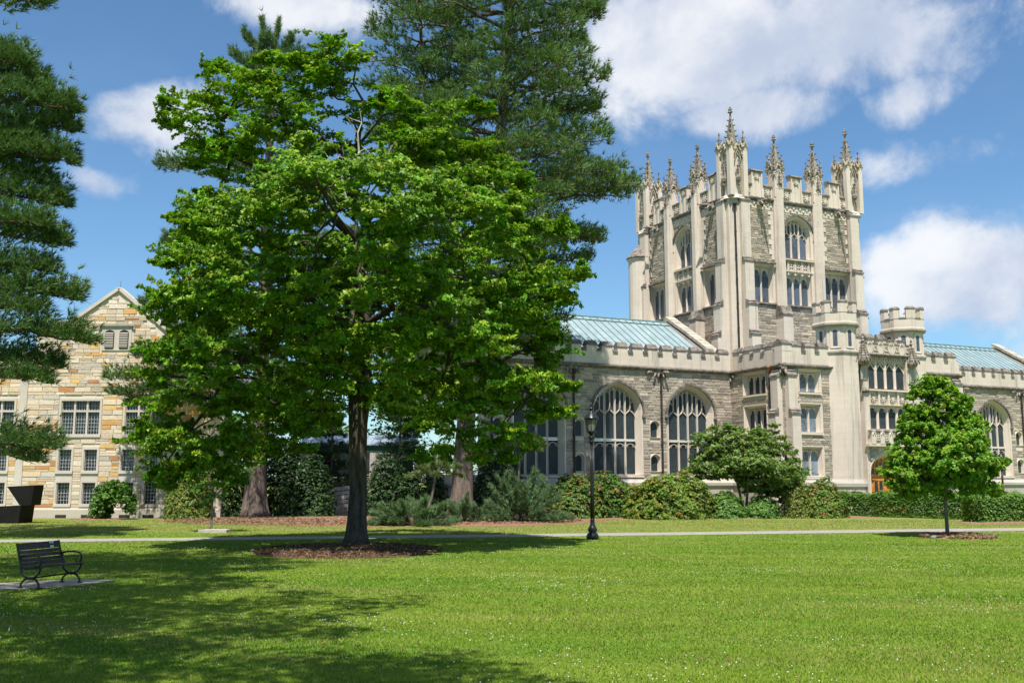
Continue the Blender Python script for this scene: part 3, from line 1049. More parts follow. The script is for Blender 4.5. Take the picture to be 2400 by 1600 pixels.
# carved panels between the two tiers and above the upper lights
m = MB()
m.box(AX - 1.55, AX + 1.55, VF + 0.12, VF + 0.3, 6.36, 7.26)
for k in range(4):
    x = AX - 1.55 + 3.1 / 4 * (k + 0.5)
    shield(m, x, 6.82, 0.26, VF + 0.02, VF + 0.14)
for k in range(5):
    x = AX - 1.55 + 3.1 / 4 * k
    m.box(x - 0.07, x + 0.07, VF - 0.03, VF + 0.2, 6.36, 7.26)
m.build('carved_panel', LIME_T, portal)
m = MB()
for k in range(8):
    x = AX - 1.55 + 3.1 / 8 * (k + 0.5)
    m.bar([(x - 0.17, 9.3), (x, 9.02), (x + 0.17, 9.3)], 0.05, VF + 0.04, VF + 0.2)
    m.bar([(x - 0.17, 9.08), (x, 9.3), (x + 0.17, 9.08)], 0.04, VF + 0.06, VF + 0.2)
m.build('tracery_band', LIME_T, portal)
string_course('portal_string', P0 - 0.05, P1 + 0.05, 9.36, 0.16, 0.14, (0, VF, 0), 0, portal)
string_course('portal_string', P0 - 0.05, AX - 1.6, 7.1, 0.22, 0.14, (0, VF, 0), 0, portal)
string_course('portal_string', AX + 1.6, P1 + 0.05, 7.1, 0.22, 0.14, (0, VF, 0), 0, portal)
# pierced parapet over the portal
m = MB()
m.box(P0, P1, VF + 0.02, VF + 0.12, 9.62, 10.1)
for k in range(9):
    x = P0 + 0.2 + (P1 - P0 - 0.4) / 8 * k
    z = 9.84
    if k % 2:
        m.box(x - 0.24, x + 0.24, VF + 0.0, VF + 0.16, 10.1, 10.36)
        m.bar([(x - 0.12, 10.08), (x - 0.06, 10.26), (x, 10.08)], 0.03, VF - 0.04, VF + 0.02)
        m.bar([(x, 10.08), (x + 0.06, 10.26), (x + 0.12, 10.08)], 0.03, VF - 0.04, VF + 0.02)
    else:
        quatrefoil(m, x, z, 0.2, VF - 0.05, VF + 0.03)
    m.box(x - 0.26, x - 0.2, VF - 0.05, VF + 0.02, 9.62, 10.06)
m.build('pierced_parapet', LIME_T, portal)
for k in range(9):
    x = P0 + 0.2 + (P1 - P0 - 0.4) / 8 * k
    z = 10.36 if k % 2 else 10.1
    bar_obj('coping', portal, COPING, x - (0.27 if k % 2 else 0.2), x + (0.27 if k % 2 else 0.2), VF - 0.06, VF + 0.2, z, z + 0.07)
# niches with crocketed canopies
for x in (P0 - 0.02, P1 + 0.02):
    m = MB()
    m.loops([[(x - 0.2, VF - 0.015, 7.9), (x + 0.2, VF - 0.015, 7.9), (x + 0.2, VF - 0.015, 8.55), (x, VF - 0.015, 8.8), (x - 0.2, VF - 0.015, 8.55)],
             [(x - 0.2, VF - 0.05, 7.9), (x + 0.2, VF - 0.05, 7.9), (x + 0.2, VF - 0.05, 8.55), (x, VF - 0.05, 8.8), (x - 0.2, VF - 0.05, 8.55)]])
    m.box(x - 0.12, x + 0.12, VF - 0.12, VF + 0.05, 7.2, 7.42)
    m.build('niche', LIME_D, portal)
    m = MB()
    c = (x, VF - 0.12)
    m.pxy(octo(c, 0.2), 8.75, 8.95, octo(c, 0.33))
    m.pxy(octo(c, 0.33), 8.95, 9.2)
    for k in range(8):
        p = octo(c, 0.35)[k]
        m.bar([(p[0] - 0.12, 9.0), (p[0], 9.3), (p[0] + 0.12, 9.0)], 0.05, p[1] - 0.03, p[1] + 0.03)
    for k in range(6):
        z = 9.2 + 0.14 * k
        r = 0.33 * (1 - k / 7.5)
        m.pxy(octo(c, r), z, z + 0.12, octo(c, r * 0.8))
        for q in octo(c, r * 1.05):
            m.ball((q[0], q[1], z + 0.03), 0.05, 5, 4)
    m.lathe([(0.05, 10.0), (0.05, 10.15), (0.12, 10.22), (0.05, 10.3), (0.08, 10.4), (0.02, 10.52)], c, 8)
    m.build('niche_canopy', CARVED, portal)
# balcony over the door
m = MB()
m.box(P0 + 0.1, P1 - 0.1, VF - 0.3, VF - 0.05, 4.05, 4.75)
m.box(P0 - 0.1, P1 + 0.1, VF - 0.36, VF, 3.92, 4.06)
for k in range(11):
    x = P0 + 0.25 + (P1 - P0 - 0.5) / 10 * k
    if k % 2:
        quatrefoil(m, x, 4.42, 0.2, VF - 0.37, VF - 0.29)
        m.ball((x, VF - 0.34, 4.42), (0.07, 0.05, 0.07), 6, 4)
    else:
        m.box(x - 0.16, x + 0.16, VF - 0.38, VF - 0.02, 4.05, 4.9)
        m.bar([(x - 0.1, 4.6), (x, 4.82), (x + 0.1, 4.6)], 0.05, VF - 0.43, VF - 0.36)
m.build('balcony', LIME_T, portal)
string_course('balcony_coping', P0, P1, 4.75, 0.12, 0.1, (0, VF - 0.3, 0), 0, portal, COPING)
# arched doorway: moulded arch, oak doors
m = MB()
m.loops([[(AX + x, VF - 0.03, z) for x, z in outline(1.86, 0, 2.35, 1.48)], [(AX + x, VF - 0.05, z) for x, z in outline(1.80, 0, 2.35, 1.42)],
         [(AX + x, VF + 0.25, z) for x, z in outline(1.66, 0, 2.33, 1.25)], [(AX + x, VF + 0.27, z) for x, z in outline(1.58, 0, 2.3, 1.18)],
         [(AX + x, VF + 0.5, z) for x, z in outline(1.45, 0, 2.25, 1.05)]], False, False)
m.build('door_arch', LIME_T, portal)
for sx in (-1, 1):
    m = MB()
    for k in range(7):
        m.ball((AX + sx * (1.62 - 0.1 * (k % 3)), VF - 0.03, 3.15 + 0.1 * k), (0.13, 0.06, 0.11), 6, 5)
    m.ball((AX + sx * 1.25, VF - 0.03, 3.65), (0.2, 0.06, 0.14), 8, 5)
    m.build('carved_spandrel', LIME_D, portal)
door = MB()
door.pxz([(AX + x, z) for x, z in outline(1.46, 0.0, 2.25, 1.05)], VF + 0.510, VF + 0.550)
door = door.build('door', OAK, lib)
for sx in (-1, 1):
    leaf = MB()
    x0, x1 = sorted((AX + sx * 0.03, AX + sx * 1.4))
    leaf.box(x0, x1, VF + 0.450, VF + 0.510, 0.05, 2.12)
    lf = leaf.build('door_leaf', OAK, door)
    g = MB()
    for q in (0.36, 0.64):
        xx = x0 + (x1 - x0) * q
        g.pxz([(xx + x, z) for x, z in outline(0.13, 0.95, 1.7, 0.16, 4)], VF + 0.435, VF + 0.460)
        g.box(xx - 0.13, xx + 0.13, VF + 0.435, VF + 0.460, 0.3, 0.75)
    g.build('pane', PANE, door)
    f = MB()
    for q in (0.06, 0.22, 0.5, 0.78, 0.94):
        xx = x0 + (x1 - x0) * q
        f.box(xx - 0.035, xx + 0.035, VF + 0.415, VF + 0.450, 0.05, 2.12)
    for z in (0.08, 0.85, 1.95):
        f.box(x0, x1, VF + 0.405, VF + 0.450, z - 0.04, z + 0.06)
    f.build('door_frame', OAK, door)
    h = MB()
    h.box(AX + sx * 0.12 - 0.02, AX + sx * 0.12 + 0.02, VF + 0.370, VF + 0.420, 0.95, 1.25)
    for z in (0.3, 1.2, 1.9):
        h.box(min(AX + sx * 1.38, AX + sx * 1.0), max(AX + sx * 1.38, AX + sx * 1.0), VF + 0.395, VF + 0.407, z, z + 0.05)
    h.build('door_ironwork', IRON, door)
f = MB()
f.box(AX - 1.46, AX + 1.46, VF + 0.430, VF + 0.510, 2.13, 2.28)
for k in range(-4, 5):
    x = AX + k * 0.32
    f.box(x - 0.035, x + 0.035, VF + 0.450, VF + 0.510, 2.28, arch_z(x - AX, 1.46, 2.25, 1.05))
for k in range(-4, 4):
    x = AX + (k + 0.5) * 0.32
    zt = min(3.05, arch_z(abs(x - AX) + 0.16, 1.46, 2.25, 1.05))
    f.bar([(x - 0.15, zt - 0.12), (x, zt), (x + 0.15, zt - 0.12)], 0.05, VF + 0.460, VF + 0.510)
f.build('fanlight_frame', OAK, door)
g = MB()
for k in range(-4, 4):
    x = AX + (k + 0.5) * 0.32
    zt = min(3.0, arch_z(abs(x - AX) + 0.16, 1.46, 2.25, 1.05) - 0.04)
    if zt > 2.4:
        g.box(x - 0.12, x + 0.12, VF + 0.480, VF + 0.500, 2.3, zt)
g.build('fanlight_pane', PANE, door)
# coped parapet standing behind the portal
m = MB()
m.box(5.7, 9.3, -4.2, -3.9, 9.2, 10.35)
m.build('parapet', LIME, lib)
crenellate(5.9, 9.1, 10.35, (0, -4.2, 0), 0, lib)

# ------------------------------------------------------------------ the tower (part of the library)
TU, TV = 1.5, 1.25
PC = [1.85, 5.22, 8.58, 11.95]
core = MB()
core.box(TU + 0.6, 12.3 - 0.02, TV + 0.6, 12.05, 8.6, 20.5)
core.build('tower_core', LIME, lib)


def crocket_spire(m, c, w, z0, h, rows, seg=4, ph=math.pi / 4):
    """tapering spire with crockets up its edges and a finial"""
    n = 5
    for k in range(n):
        a, b = w * (1 - k / n * 0.93), w * (1 - (k + 1) / n * 0.93)
        m.lathe([(a, z0 + h * 0.86 * k / n), (b, z0 + h * 0.86 * (k + 1) / n)], c, seg, ph)
    for r_ in range(rows):
        t = (r_ + 0.4) / (rows + 0.6)
        rr = w * (1 - t * 0.93)
        z = z0 + h * 0.86 * t
        sz = max(0.06, w * 0.30 * (1 - t * 0.4))
        for i in range(seg):
            a = ph + 2 * math.pi * i / seg
            x, y = c[0] + (rr + sz * 0.45) * math.cos(a), c[1] + (rr + sz * 0.45) * math.sin(a)
            m.ball((x, y, z), (sz * 0.8, sz * 0.8, sz * 0.6), 5, 4)
            m.ball((x + sz * 0.55 * math.cos(a), y + sz * 0.55 * math.sin(a), z + sz * 0.4), (sz * 0.5, sz * 0.5, sz * 0.4), 5, 4)
    zt = z0 + h * 0.84
    f = w * 0.16
    m.lathe([(f, zt), (f, zt + h * .03), (f * 2.6, zt + h * .05), (f * 2.2, zt + h * .07), (f, zt + h * .08), (f * 1.8, zt + h * .1), (f * 1.9, zt + h * .13), (f * 0.6, zt + h * .15), (f * 0.9, zt + h * .17), (0.01, zt + h * .2)], c, 6)


def gablet(m, x, y, ang, w, z0, h, prj=0.06):
    """small pointed gable on one face of a pinnacle"""
    q = Matrix.Translation((x, y, 0)) @ Matrix.Rotation(ang, 4, 'Z')
    t = MB()
    t.bar([(-w / 2, z0), (-w * 0.3, z0 + h * 0.45), (0, z0 + h)], 0.09, -prj, 0.06)
    t.bar([(0, z0 + h), (w * 0.3, z0 + h * 0.45), (w / 2, z0)], 0.09, -prj, 0.06)
    t.bar([(-w * 0.32, z0 - h * 0.3), (-w * 0.22, z0 + h * 0.2), (0, z0 + h * 0.5), (w * 0.22, z0 + h * 0.2), (w * 0.32, z0 - h * 0.3)], 0.05, -prj * 0.6, 0.05)
    for s_ in (-1, 1):
        for k in range(3):
            t.ball((s_ * w * (0.42 - 0.14 * k), -prj, z0 + h * (0.2 + 0.3 * k)), 0.055, 5, 4)
    t.ball((0, -prj, z0 + h + 0.08), (0.06, 0.06, 0.12), 5, 4)
    m.add([q @ Vector(v) for v in t.v], t.f)


def pinnacle(cu, cv, z0=21.2, ztop=25.2, rz=0.0):
    b = MB()
    w = 0.74
    b.box(-w / 2, w / 2, -w / 2, w / 2, z0 - 0.4, z0 + 1.55)
    p = b.build('pinnacle', LIME_T, lib, (cu, cv, 0), rz)
    g = MB()
    for k in range(4):
        a = math.pi / 2 * k
        gablet(g, math.sin(a) * w / 2, -math.cos(a) * w / 2, a, w * 1.15, z0 + 1.1, 0.85)
    g.build('gablets', LICHEN, p)
    s_ = MB()
    crocket_spire(s_, (0, 0), w * 0.66, z0 + 1.45, ztop - z0 - 1.45, 5)
    for sx in (-1, 1):
        for sy in (-1, 1):
            crocket_spire(s_, (sx * w * 0.46, sy * w * 0.46), 0.17, z0 + 1.45, 1.25, 3)
    s_.build('crocketed_spire', CARVED, p)
    # niche canopy with a little gable on the outer face, below
    n = MB()
    n.box(-0.17, 0.17, -w / 2 - 0.14, -w / 2, z0 + 0.25, z0 + 0.5)
    crocket_spire(n, (0, -w / 2 - 0.08), 0.17, z0 + 0.5, 0.85, 3)
    for k in range(5):
        n.ball(((k % 2 - 0.5) * 0.2, -w / 2 - 0.12, z0 + 0.1 + 0.1 * k), (0.09, 0.07, 0.07), 5, 4)
    n.build('niche_canopy', CARVED, p)
    return p


def corner_pinnacle(cu, cv, ztop=26.75):
    z0, z1 = 20.5, 23.9
    b = MB()
    w = 0.56
    b.pxy(octo((0, 0), 0.5), z0, z1 - 0.3)
    b.pxy(octo((0, 0), 0.82), z0 - 0.2, z0 + 0.1, octo((0, 0), 0.6))
    for sx in (-1, 1):
        for sy in (-1, 1):
            b.box(sx * w - 0.17, sx * w + 0.17, sy * w - 0.17, sy * w + 0.17, z0, z1)
    p = b.build('corner_pinnacle', LIME_T, lib, (cu, cv, 0))
    g = MB()
    for k in range(4):
        a = math.pi / 2 * k
        gablet(g, math.sin(a) * 0.6, -math.cos(a) * 0.6, a, 0.8, z1 - 0.75, 0.95, 0.1)
    for sx in (-1, 1):
        for sy in (-1, 1):
            for k in range(4):
                a = math.pi / 2 * k
                gablet(g, sx * w + math.sin(a) * 0.2, sy * w - math.cos(a) * 0.2, a, 0.4, z1 - 0.1, 0.35, 0.03)
    g.build('gablets', LICHEN, p)
    s_ = MB()
    crocket_spire(s_, (0, 0), 0.46, z1 - 0.1, ztop - z1 + 0.1, 6)
    for sx in (-1, 1):
        for sy in (-1, 1):
            crocket_spire(s_, (sx * w, sy * w), 0.2, z1, 1.15, 3)
    s_.build('crocketed_spire', CARVED, p)
    n = MB()
    for k in range(4):
        a = math.pi / 2 * k
        x, y = math.sin(a) * 0.68, -math.cos(a) * 0.68
        n.lathe([(0.16, z0 + 1.0), (0.2, z0 + 1.2), (0.13, z0 + 1.5)], (x, y), 6)
        crocket_spire(n, (x, y), 0.16, z0 + 1.45, 1.0, 3)
        for j in range(4):
            n.ball((x * 1.05, y * 1.05, z0 + 0.75 + 0.1 * j), (0.1, 0.1, 0.08), 5, 4)
    n.build('niche_canopy', CARVED, p)


def quoins(xa, xb, z0, z1, parent, loc, rz):
    """alternating long and short dressed stones down a wall edge (xa edge, xb inner side)"""
    z, k = z0, 0
    s_ = 1 if xb > xa else -1
    while z < z1 - 0.1:
        h = min(0.34, z1 - z)
        w = 0.42 if k % 2 else 0.22
        a, b = sorted((xa, xa + s_ * w))
        q = MB()
        q.box(a + 0.004, b - 0.004, -0.07, 0.02, z + 0.006, z + h - 0.006)
        q.build('quoin', LIME_T, parent, (0, 0, 0), 0)
        z += h
        k += 1


def tower_face(loc, rz, pc, wt):
    M_ = Matrix.Translation(loc) @ Matrix.Rotation(rz, 4, 'Z')
    P = lambda x, y, z: tuple(M_ @ Vector((x, y, z)))
    bays = [(pc[i] + pc[i + 1]) / 2 for i in range(3)]
    hb = (pc[1] - pc[0]) / 2
    iw = hb - 0.4                       # half width between pilasters
    side = [bays[0], bays[2]]
    ops = [(c, 1.12, 13.55, 16.08, 0.0) for c in side] + [(bays[1], 1.1, 13.55, 16.6, 0.0), (bays[1], 1.14, 16.72, 18.45, 1.1)]
    mb = MB()
    wall_open(mb, pc[0] - 0.3, pc[3] + 0.3, 8.6, 20.45, ops, 0.0, 0.62)
    wall = mb.build('tower_wall', MORTAR, lib, loc, rz)
    for i, c in enumerate(bays):
        x0, x1 = c - iw, c + iw
        rubble(STONES, wall, (0, 0, 0), 0, x0, x1, 9.6, 13.36, [], (0.11, 0.22), (0.3, 0.75), LIB_COLS, wt)
        if i != 1:
            rubble(STONES, wall, (0, 0, 0), 0, x0, x1, 16.42, 19.86, [], (0.10, 0.19), (0.24, 0.52), LIB_COLS, wt)
            for xa, xb in ((x0, x1), (x1, x0)):
                quoins(xa, xb, 16.5, 19.8, wall, loc, rz)
            window(lib, P(c, 0, 0), rz, 1.0, 13.58, 15.95, 0.0, 3, [15.82], s=0.24, hood=0.3, dep=0.38, glass=GLASS_T, mw=0.11, hrise=0.55, flathood=True, sill=False)
        else:
            rubble(STONES, wall, (0, 0, 0), 0, x0, x1, 18.2, 19.86, [(c, 1.42, 10, 18.5, 1.4)], (0.10, 0.19), (0.24, 0.52), LIB_COLS, wt)
            window(lib, P(c, 0, 0), rz, 1.0, 16.78, 18.45, 1.0, 3, [18.55], s=0.34, hood=0.16, dep=0.4, glass=GLASS_T, mw=0.12, hrise=0.42, sup=True)
            window(lib, P(c, 0, 0), rz, 1.0, 13.58, 15.62, 0.0, 3, [15.5], s=0.28, dep=0.4, glass=GLASS_T, mw=0.12, hrise=0.5, sill=False)
            m = MB()
            m.box(c - 1.26, c + 1.26, 0.2, 0.3, 15.6, 16.6)
            for k in range(3):
                x = c - 0.9 + 0.6 * (k + 0.5)
                quatrefoil(m, x, 16.15, 0.27, 0.0, 0.12)
                m.ball((x, 0.06, 16.15), (0.09, 0.08, 0.1), 6, 4)
                m.bar([(x - 0.29, 15.6), (x - 0.12, 15.8), (x, 15.95), (x + 0.12, 15.8), (x + 0.29, 15.6)], 0.06, 0.0, 0.12)
            for k in range(4):
                x = c - 0.9 + 0.6 * k
                m.box(x - 0.05, x + 0.05, -0.02, 0.12, 15.6, 16.55)
            m.build('carved_panel', LIME_T, wall)
        string_course('tower_string', x0, x1, 13.34, 0.22, 0.16, (0, 0, 0), 0, wall)
        string_course('tower_cornice', x0 - 0.1, x1 + 0.1, 20.42, 0.28, 0.22, (0, 0, 0), 0, wall)
        # frieze of carved leaves
        m = MB()
        m.box(x0, x1, -0.05, 0.02, 19.9, 20.38)
        n = 9
        for k in range(n):
            x = x0 + (x1 - x0) * (k + 0.5) / n
            m.ball((x, -0.07, 20.14 + (0.07 if k % 2 else -0.05)), (0.11, 0.06, 0.1), 6, 4)
            m.box(x - 0.12, x - 0.06, -0.09, -0.04, 20.26, 20.34)
        m.build('frieze', LIME_T, wall)
        # battlements: low panels with carved shields either side of a tall merlon
        for k, (a, b, zt) in enumerate(((x0, x0 + (x1 - x0) * 0.34, 21.5), (x0 + (x1 - x0) * 0.34, x0 + (x1 - x0) * 0.69, 22.4), (x0 + (x1 - x0) * 0.69, x1, 21.5))):
            m = MB()
            m.box(a, b, 0.0, 0.38, 20.6, zt)
            m.box(a, a + 0.1, -0.08, 0.0, 20.7, zt)
            m.box(b - 0.1, b, -0.08, 0.0, 20.7, zt)
            if k == 1:
                m.box(a + 0.35, b - 0.35, -0.06, 0.0, 20.7, zt - 0.6)
            me = m.build('merlon' if k == 1 else 'parapet_panel', LIME_T, wall)
            s_ = MB()
            if k == 1:
                s_.pyz([(-0.1, zt), (-0.14, zt + 0.06), (0.0, zt + 0.2), (0.38, zt + 0.2), (0.44, zt + 0.06), (0.4, zt)], a - 0.05, b + 0.05)
            else:
                s_.pyz([(-0.14, zt - 0.04), (-0.14, zt + 0.04), (0.0, zt + 0.14), (0.4, zt + 0.14), (0.4, zt - 0.04)], a, b)
            s_.build('coping', COPING, wall)
            s_ = MB()
            shield(s_, (a + b) / 2, 21.05 if k != 1 else 22.05, 0.28 if k != 1 else 0.2, -0.11, 0.0)
            s_.build('carved_shield', LIME_T, wall)
        if i != 1:
            gargoyle(P(c + 0.1, -0.1, 20.25), rz, lib, 1.0)
    for j in (1, 2):
        x = pc[j]
        m = MB()
        w = 0.38
        m.pxy([(x - w, 0.05), (x - w, -0.2), (x - w * 0.5, -0.48), (x + w * 0.5, -0.48), (x + w, -0.2), (x + w, 0.05)], 13.3, 21.4)
        pil = m.build('pilaster', LIME, lib, loc, rz)
        c = MB()
        c.loops([[(x - w, 0.0, 21.38), (x - w, -0.22, 21.38), (x - w * 0.5, -0.5, 21.38), (x + w * 0.5, -0.5, 21.38), (x + w, -0.22, 21.38), (x + w, 0.0, 21.38)],
                 [(x - w * .6, 0.2, 22.0), (x - w * .6, 0.0, 22.0), (x - w * 0.3, -0.05, 22.0), (x + w * 0.3, -0.05, 22.0), (x + w * .6, 0.0, 22.0), (x + w * .6, 0.2, 22.0)]])
        c.build('pilaster_cap', LIME_D, pil)
        buttress([(8.6, 12.75, 0.75)], 0.8, P(x, 0, 0), rz, lib)
        c = MB()
        c.pyz([(-0.78, 12.75), (-0.5, 13.35), (0, 13.35), (0, 12.75)], x - 0.42, x + 0.42)
        c.build('pilaster_foot', COPING, pil)
        pinnacle(*P(x, 0.05, 0)[:2], rz=rz)


tower_face((0, TV, 0), 0, PC, 0.95)
tower_face((TU, 0, 0), R(-90), [-11.7, -8.33, -4.97, -1.6], 0.6)
plain = MB()
plain.box(12.28, 12.9, 1.6, 11.7, 8.6, 21.5)
plain.box(2.0, 12.3, 11.9, 12.35, 8.6, 21.5)
plain.build('tower_wall', LIME, lib)

STG = [(8.6, 11.2, 0.95), (11.2, 13.2, 0.72), (13.2, 16.1, 0.48), (16.1, 20.2, 0.26)]
for cu, cv, arms in ((1.85, 1.6, (('f', 0.34), ('l', 0.34))), (11.95, 1.6, (('f', -0.34), ('r', 0.34))), (1.85, 11.7, (('l', -0.34),)), (11.95, 11.7, ())):
    m = MB()
    m.pxy([(cu - .62, cv - .3), (cu - .3, cv - .62), (cu + .62, cv - .62), (cu + .62, cv + .62), (cu - .62, cv + .62)] if cu < 5 else
          [(cu - .62, cv - .62), (cu + .3, cv - .62), (cu + .62, cv - .3), (cu + .62, cv + .62), (cu - .62, cv + .62)], 8.6, 20.55)
    m.build('corner_pier', LIME, lib)
    for kind, off in arms:
        if kind == 'f':
            buttress(STG, 0.72, (cu + off, cv - 0.60, 0), 0, lib)
        elif kind == 'l':
            buttress(STG, 0.72, (cu - 0.60, cv + off, 0), R(-90), lib)
        else:
            buttress(STG, 0.72, (cu + 0.60, cv + off, 0), R(90), lib)
    corner_pinnacle(cu, cv)
downpipe(1.85 - 0.38, 1.6 - 0.66, 9.6, 19.7, lib)
# round stair turret with its conical cap at the far corner
m = MB()
m.lathe([(0.86, 8.6), (0.86, 18.1), (0.9, 18.2), (0.98, 18.32)], (1.15, 12.0), 20)
t = m.build('stair_turret', LIME, lib)
m = MB()
m.lathe([(0.98, 18.32), (1.02, 18.4), (0.98, 18.48), (0.6, 18.95), (0.25, 19.3), (0.05, 19.5)], (1.15, 12.0), 20)
m.build('turret_cap', COPING, t)
lay_stones(STONES, lib, 'stone')

# ------------------------------------------------------------------ the sandstone hall on the left
HX, HY = -21.0, 52.0
hall = empty('stone_hall', 'gabled hall of golden and orange sandstone blocks with gridded windows', 'hall', (HX, HY, 0))
HST = []
HCOL = [(0.63, 0.52, 0.38)] * 5 + [(0.66, 0.57, 0.45)] * 4 + [(0.60, 0.46, 0.30)] * 3 + [(0.60, 0.35, 0.13), (0.46, 0.22, 0.09), (0.63, 0.42, 0.17)] + [(0.50, 0.45, 0.38), (0.56, 0.48, 0.36), (0.58, 0.46, 0.32)]
H_TRIM = mat_limestone('hall_trim', (0.56, 0.50, 0.42), (0.35, 0.31, 0.26), joints=False, stain=0.3)
H_PLINTH = mat_limestone('hall_plinth', (0.50, 0.44, 0.36), (0.34, 0.29, 0.23), stain=0.4, jw=2.0, jh=0.6)
STEEL = mat_simple('grey_window_steel', (0.36, 0.37, 0.38), 0.5, 0.0, 0.15)
gab = [(-13.0, 0), (6.0, 0), (6.0, 7.2), (0.16, 11.95), (-2.4, 10.12), (-3.2, 10.12), (-3.2, 9.68), (-4.05, 9.68), (-4.05, 8.6), (-13.0, 8.6)]


def roofline(x):
    if x < -4.05:
        return 8.6
    if x < -3.2:
        return 9.68
    if x < -2.4:
        return 10.1
    if x < 0.16:
        return 10.12 + (x + 2.4) / 2.56 * 1.83
    return 11.95 - (x - 0.16) * 0.84


hw_up = [(-6.0, 0.98), (-1.525, 0.98), (1.82, 0.98)]
hw_lo = [-5.55, -2.2, -0.87, 1.08, 2.3, 4.3]
hops = [(c, h, 4.30, 6.03, 0.0) for c, h in hw_up] + [(c, 0.31, z, z + 1.08, 0.0) for c in hw_lo for z in (0.72, 2.42)]
mb = MB()
wall_open(mb, -13.0, 6.0, 0, 8.6, hops, 0.0, 0.4)
mb.pxz([(-4.05, 8.6), (-4.05, 9.68), (-3.2, 9.68), (-3.2, 10.12), (-2.4, 10.12), (0.16, 11.95), (4.15, 8.6)], 0.0, 0.4)
hwall = mb.build('wall', MORTAR, hall)
hops2 = [(c, h + 0.16, 4.1, 6.2, 0.0) for c, h in hw_up] + [(c, 0.45, 0.5, 3.66, 0.0) for c in hw_lo] + [(0.16, 0.86, 8.6, 10.0, 0.0), (-4.55, 0.2, 0, 8.6, 0.0)]
n0 = len(HST)
rubble(HST, hwall, (0, 0, 0), 0, -7.5, 5.5, 0.52, 11.9, hops2, (0.14, 0.29), (0.32, 0.78), HCOL, 1.0, 0.02, random.Random(3))
keep = []
for s_ in HST:
    x, z, w, h = s_[3:7]
    lim = min(roofline(x - w / 2), roofline(x + w / 2)) - 0.12
    if z + h / 2 < lim:
        keep.append(s_)
    elif z - h / 2 < lim - 0.06:
        keep.append(s_[:4] + ((z - h / 2 + lim) / 2, w, lim - (z - h / 2)) + s_[7:])
HST = keep
lay_stones(HST, hall, 'sandstone_block')
m = MB()
m.box(-13.0, 6.0, -0.1, 0.0, 0, 0.42)
m.pyz([(0, 0.42), (-0.1, 0.42), (-0.05, 0.52), (0, 0.52)], -13.0, 6.0)
m.build('plinth', H_PLINTH, hall)
for c in hw_lo:
    m = MB()
    m.box(c - 0.28, c + 0.28, -0.115, 0.02, -0.02, 0.17)
    m.build('basement_vent', PIPE, hall)
m = MB()
m.box(-4.75, -4.35, -0.06, 0.0, 0.42, 8.6)
m.build('pilaster_strip', H_TRIM, hall)
m = MB()
m.box(-4.05, 5.5, -0.045, 0.0, 7.08, 7.22)
m.build('string_band', H_TRIM, hall)


def coping_run(pts):
    for (xa, za), (xb, zb) in zip(pts, pts[1:]):
        m = MB()
        m.bar([(xa, za), (xb, zb)], 0.17, -0.12, 0.5)
        m.build('gable_coping', H_TRIM, hall)


coping_run([(-4.2, 9.72), (-3.15, 9.72)])
coping_run([(-3.3, 10.17), (-2.35, 10.17)])
coping_run([(-2.42, 10.12), (0.16, 12.0)])
coping_run([(0.16, 12.0), (6.0, 7.1)])
m = MB()
m.box(-13, -4.2, 0.3, 9, 8.2, 8.5)
m.loops([[(-2.6, 0.35, 10.0), (0.16, 0.35, 11.9), (6.0, 0.35, 7.1)], [(-2.6, 9, 10.0), (0.16, 9, 11.9), (6.0, 9, 7.1)]])
m.build('roof', mat_simple('slate', (0.14, 0.14, 0.15), 0.8, 0, 0.3, 3), hall)
for x, z in ((0.16, 12.08), (-3.2, 10.2), (-4.05, 9.8)):
    m = MB()
    m.tube([(x, 0.1, z), (x, 0.1, z + 0.35)], 0.01, 5)
    m.build('lightning_rod', PIPE, hall)


def hall_window(cx, hw, z0, z1, nl, cols, rows, transom=None, rows2=0):
    m = MB()
    s_ = 0.14
    m.loops([[(x, 0.03, z) for x, z in outline(hw + s_, z0 - s_, z1 + s_, 0)], [(x, -0.05, z) for x, z in outline(hw + s_, z0 - s_, z1 + s_, 0)],
             [(x, -0.05, z) for x, z in outline(hw + 0.03, z0, z1, 0)], [(x, 0.2, z) for x, z in outline(hw, z0, z1, 0)]], False, False)
    w = m.build('window', H_TRIM, hall, (cx, 0, 0))
    m = MB()
    m.box(-hw - s_, hw + s_, -0.09, 0.12, z0 - s_ - 0.02, z0 - 0.02)
    m.build('sill', H_TRIM, w)
    xs = [-hw + 2 * hw * i / nl for i in range(nl + 1)]
    for i in range(nl):
        a, b = xs[i] + (0.05 if i else 0), xs[i + 1] - (0.05 if i < nl - 1 else 0)
        tiers = [(z0, (transom or z1) - (0.05 if transom else 0), rows)] + ([(transom + 0.05, z1, rows2)] if transom else [])
        for za, zb, r_ in tiers:
            m = MB()
            m.box(a, b, 0.17, 0.19, za, zb)
            m.build('pane', PANE, w)
            g = MB()
            for k in range(1, cols):
                x = a + (b - a) * k / cols
                g.box(x - 0.011, x + 0.011, 0.14, 0.172, za, zb)
            for k in range(1, r_):
                z = za + (zb - za) * k / r_
                t_ = 0.022 if (not transom and k == r_ - 2) else 0.011
                g.box(a, b, 0.135, 0.171, z - t_, z + t_)
            g.box(a, a + 0.025, 0.13, 0.172, za, zb)
            g.box(b - 0.025, b, 0.13, 0.172, za, zb)
            g.build('glazing_bars', STEEL, w)
    for i in range(1, nl):
        bar_obj('mullion', w, H_TRIM, xs[i] - 0.05, xs[i] + 0.05, 0.03, 0.2, z0, z1)
    if transom:
        bar_obj('transom', w, H_TRIM, -hw, hw, 0.032, 0.2, transom - 0.05, transom + 0.05)


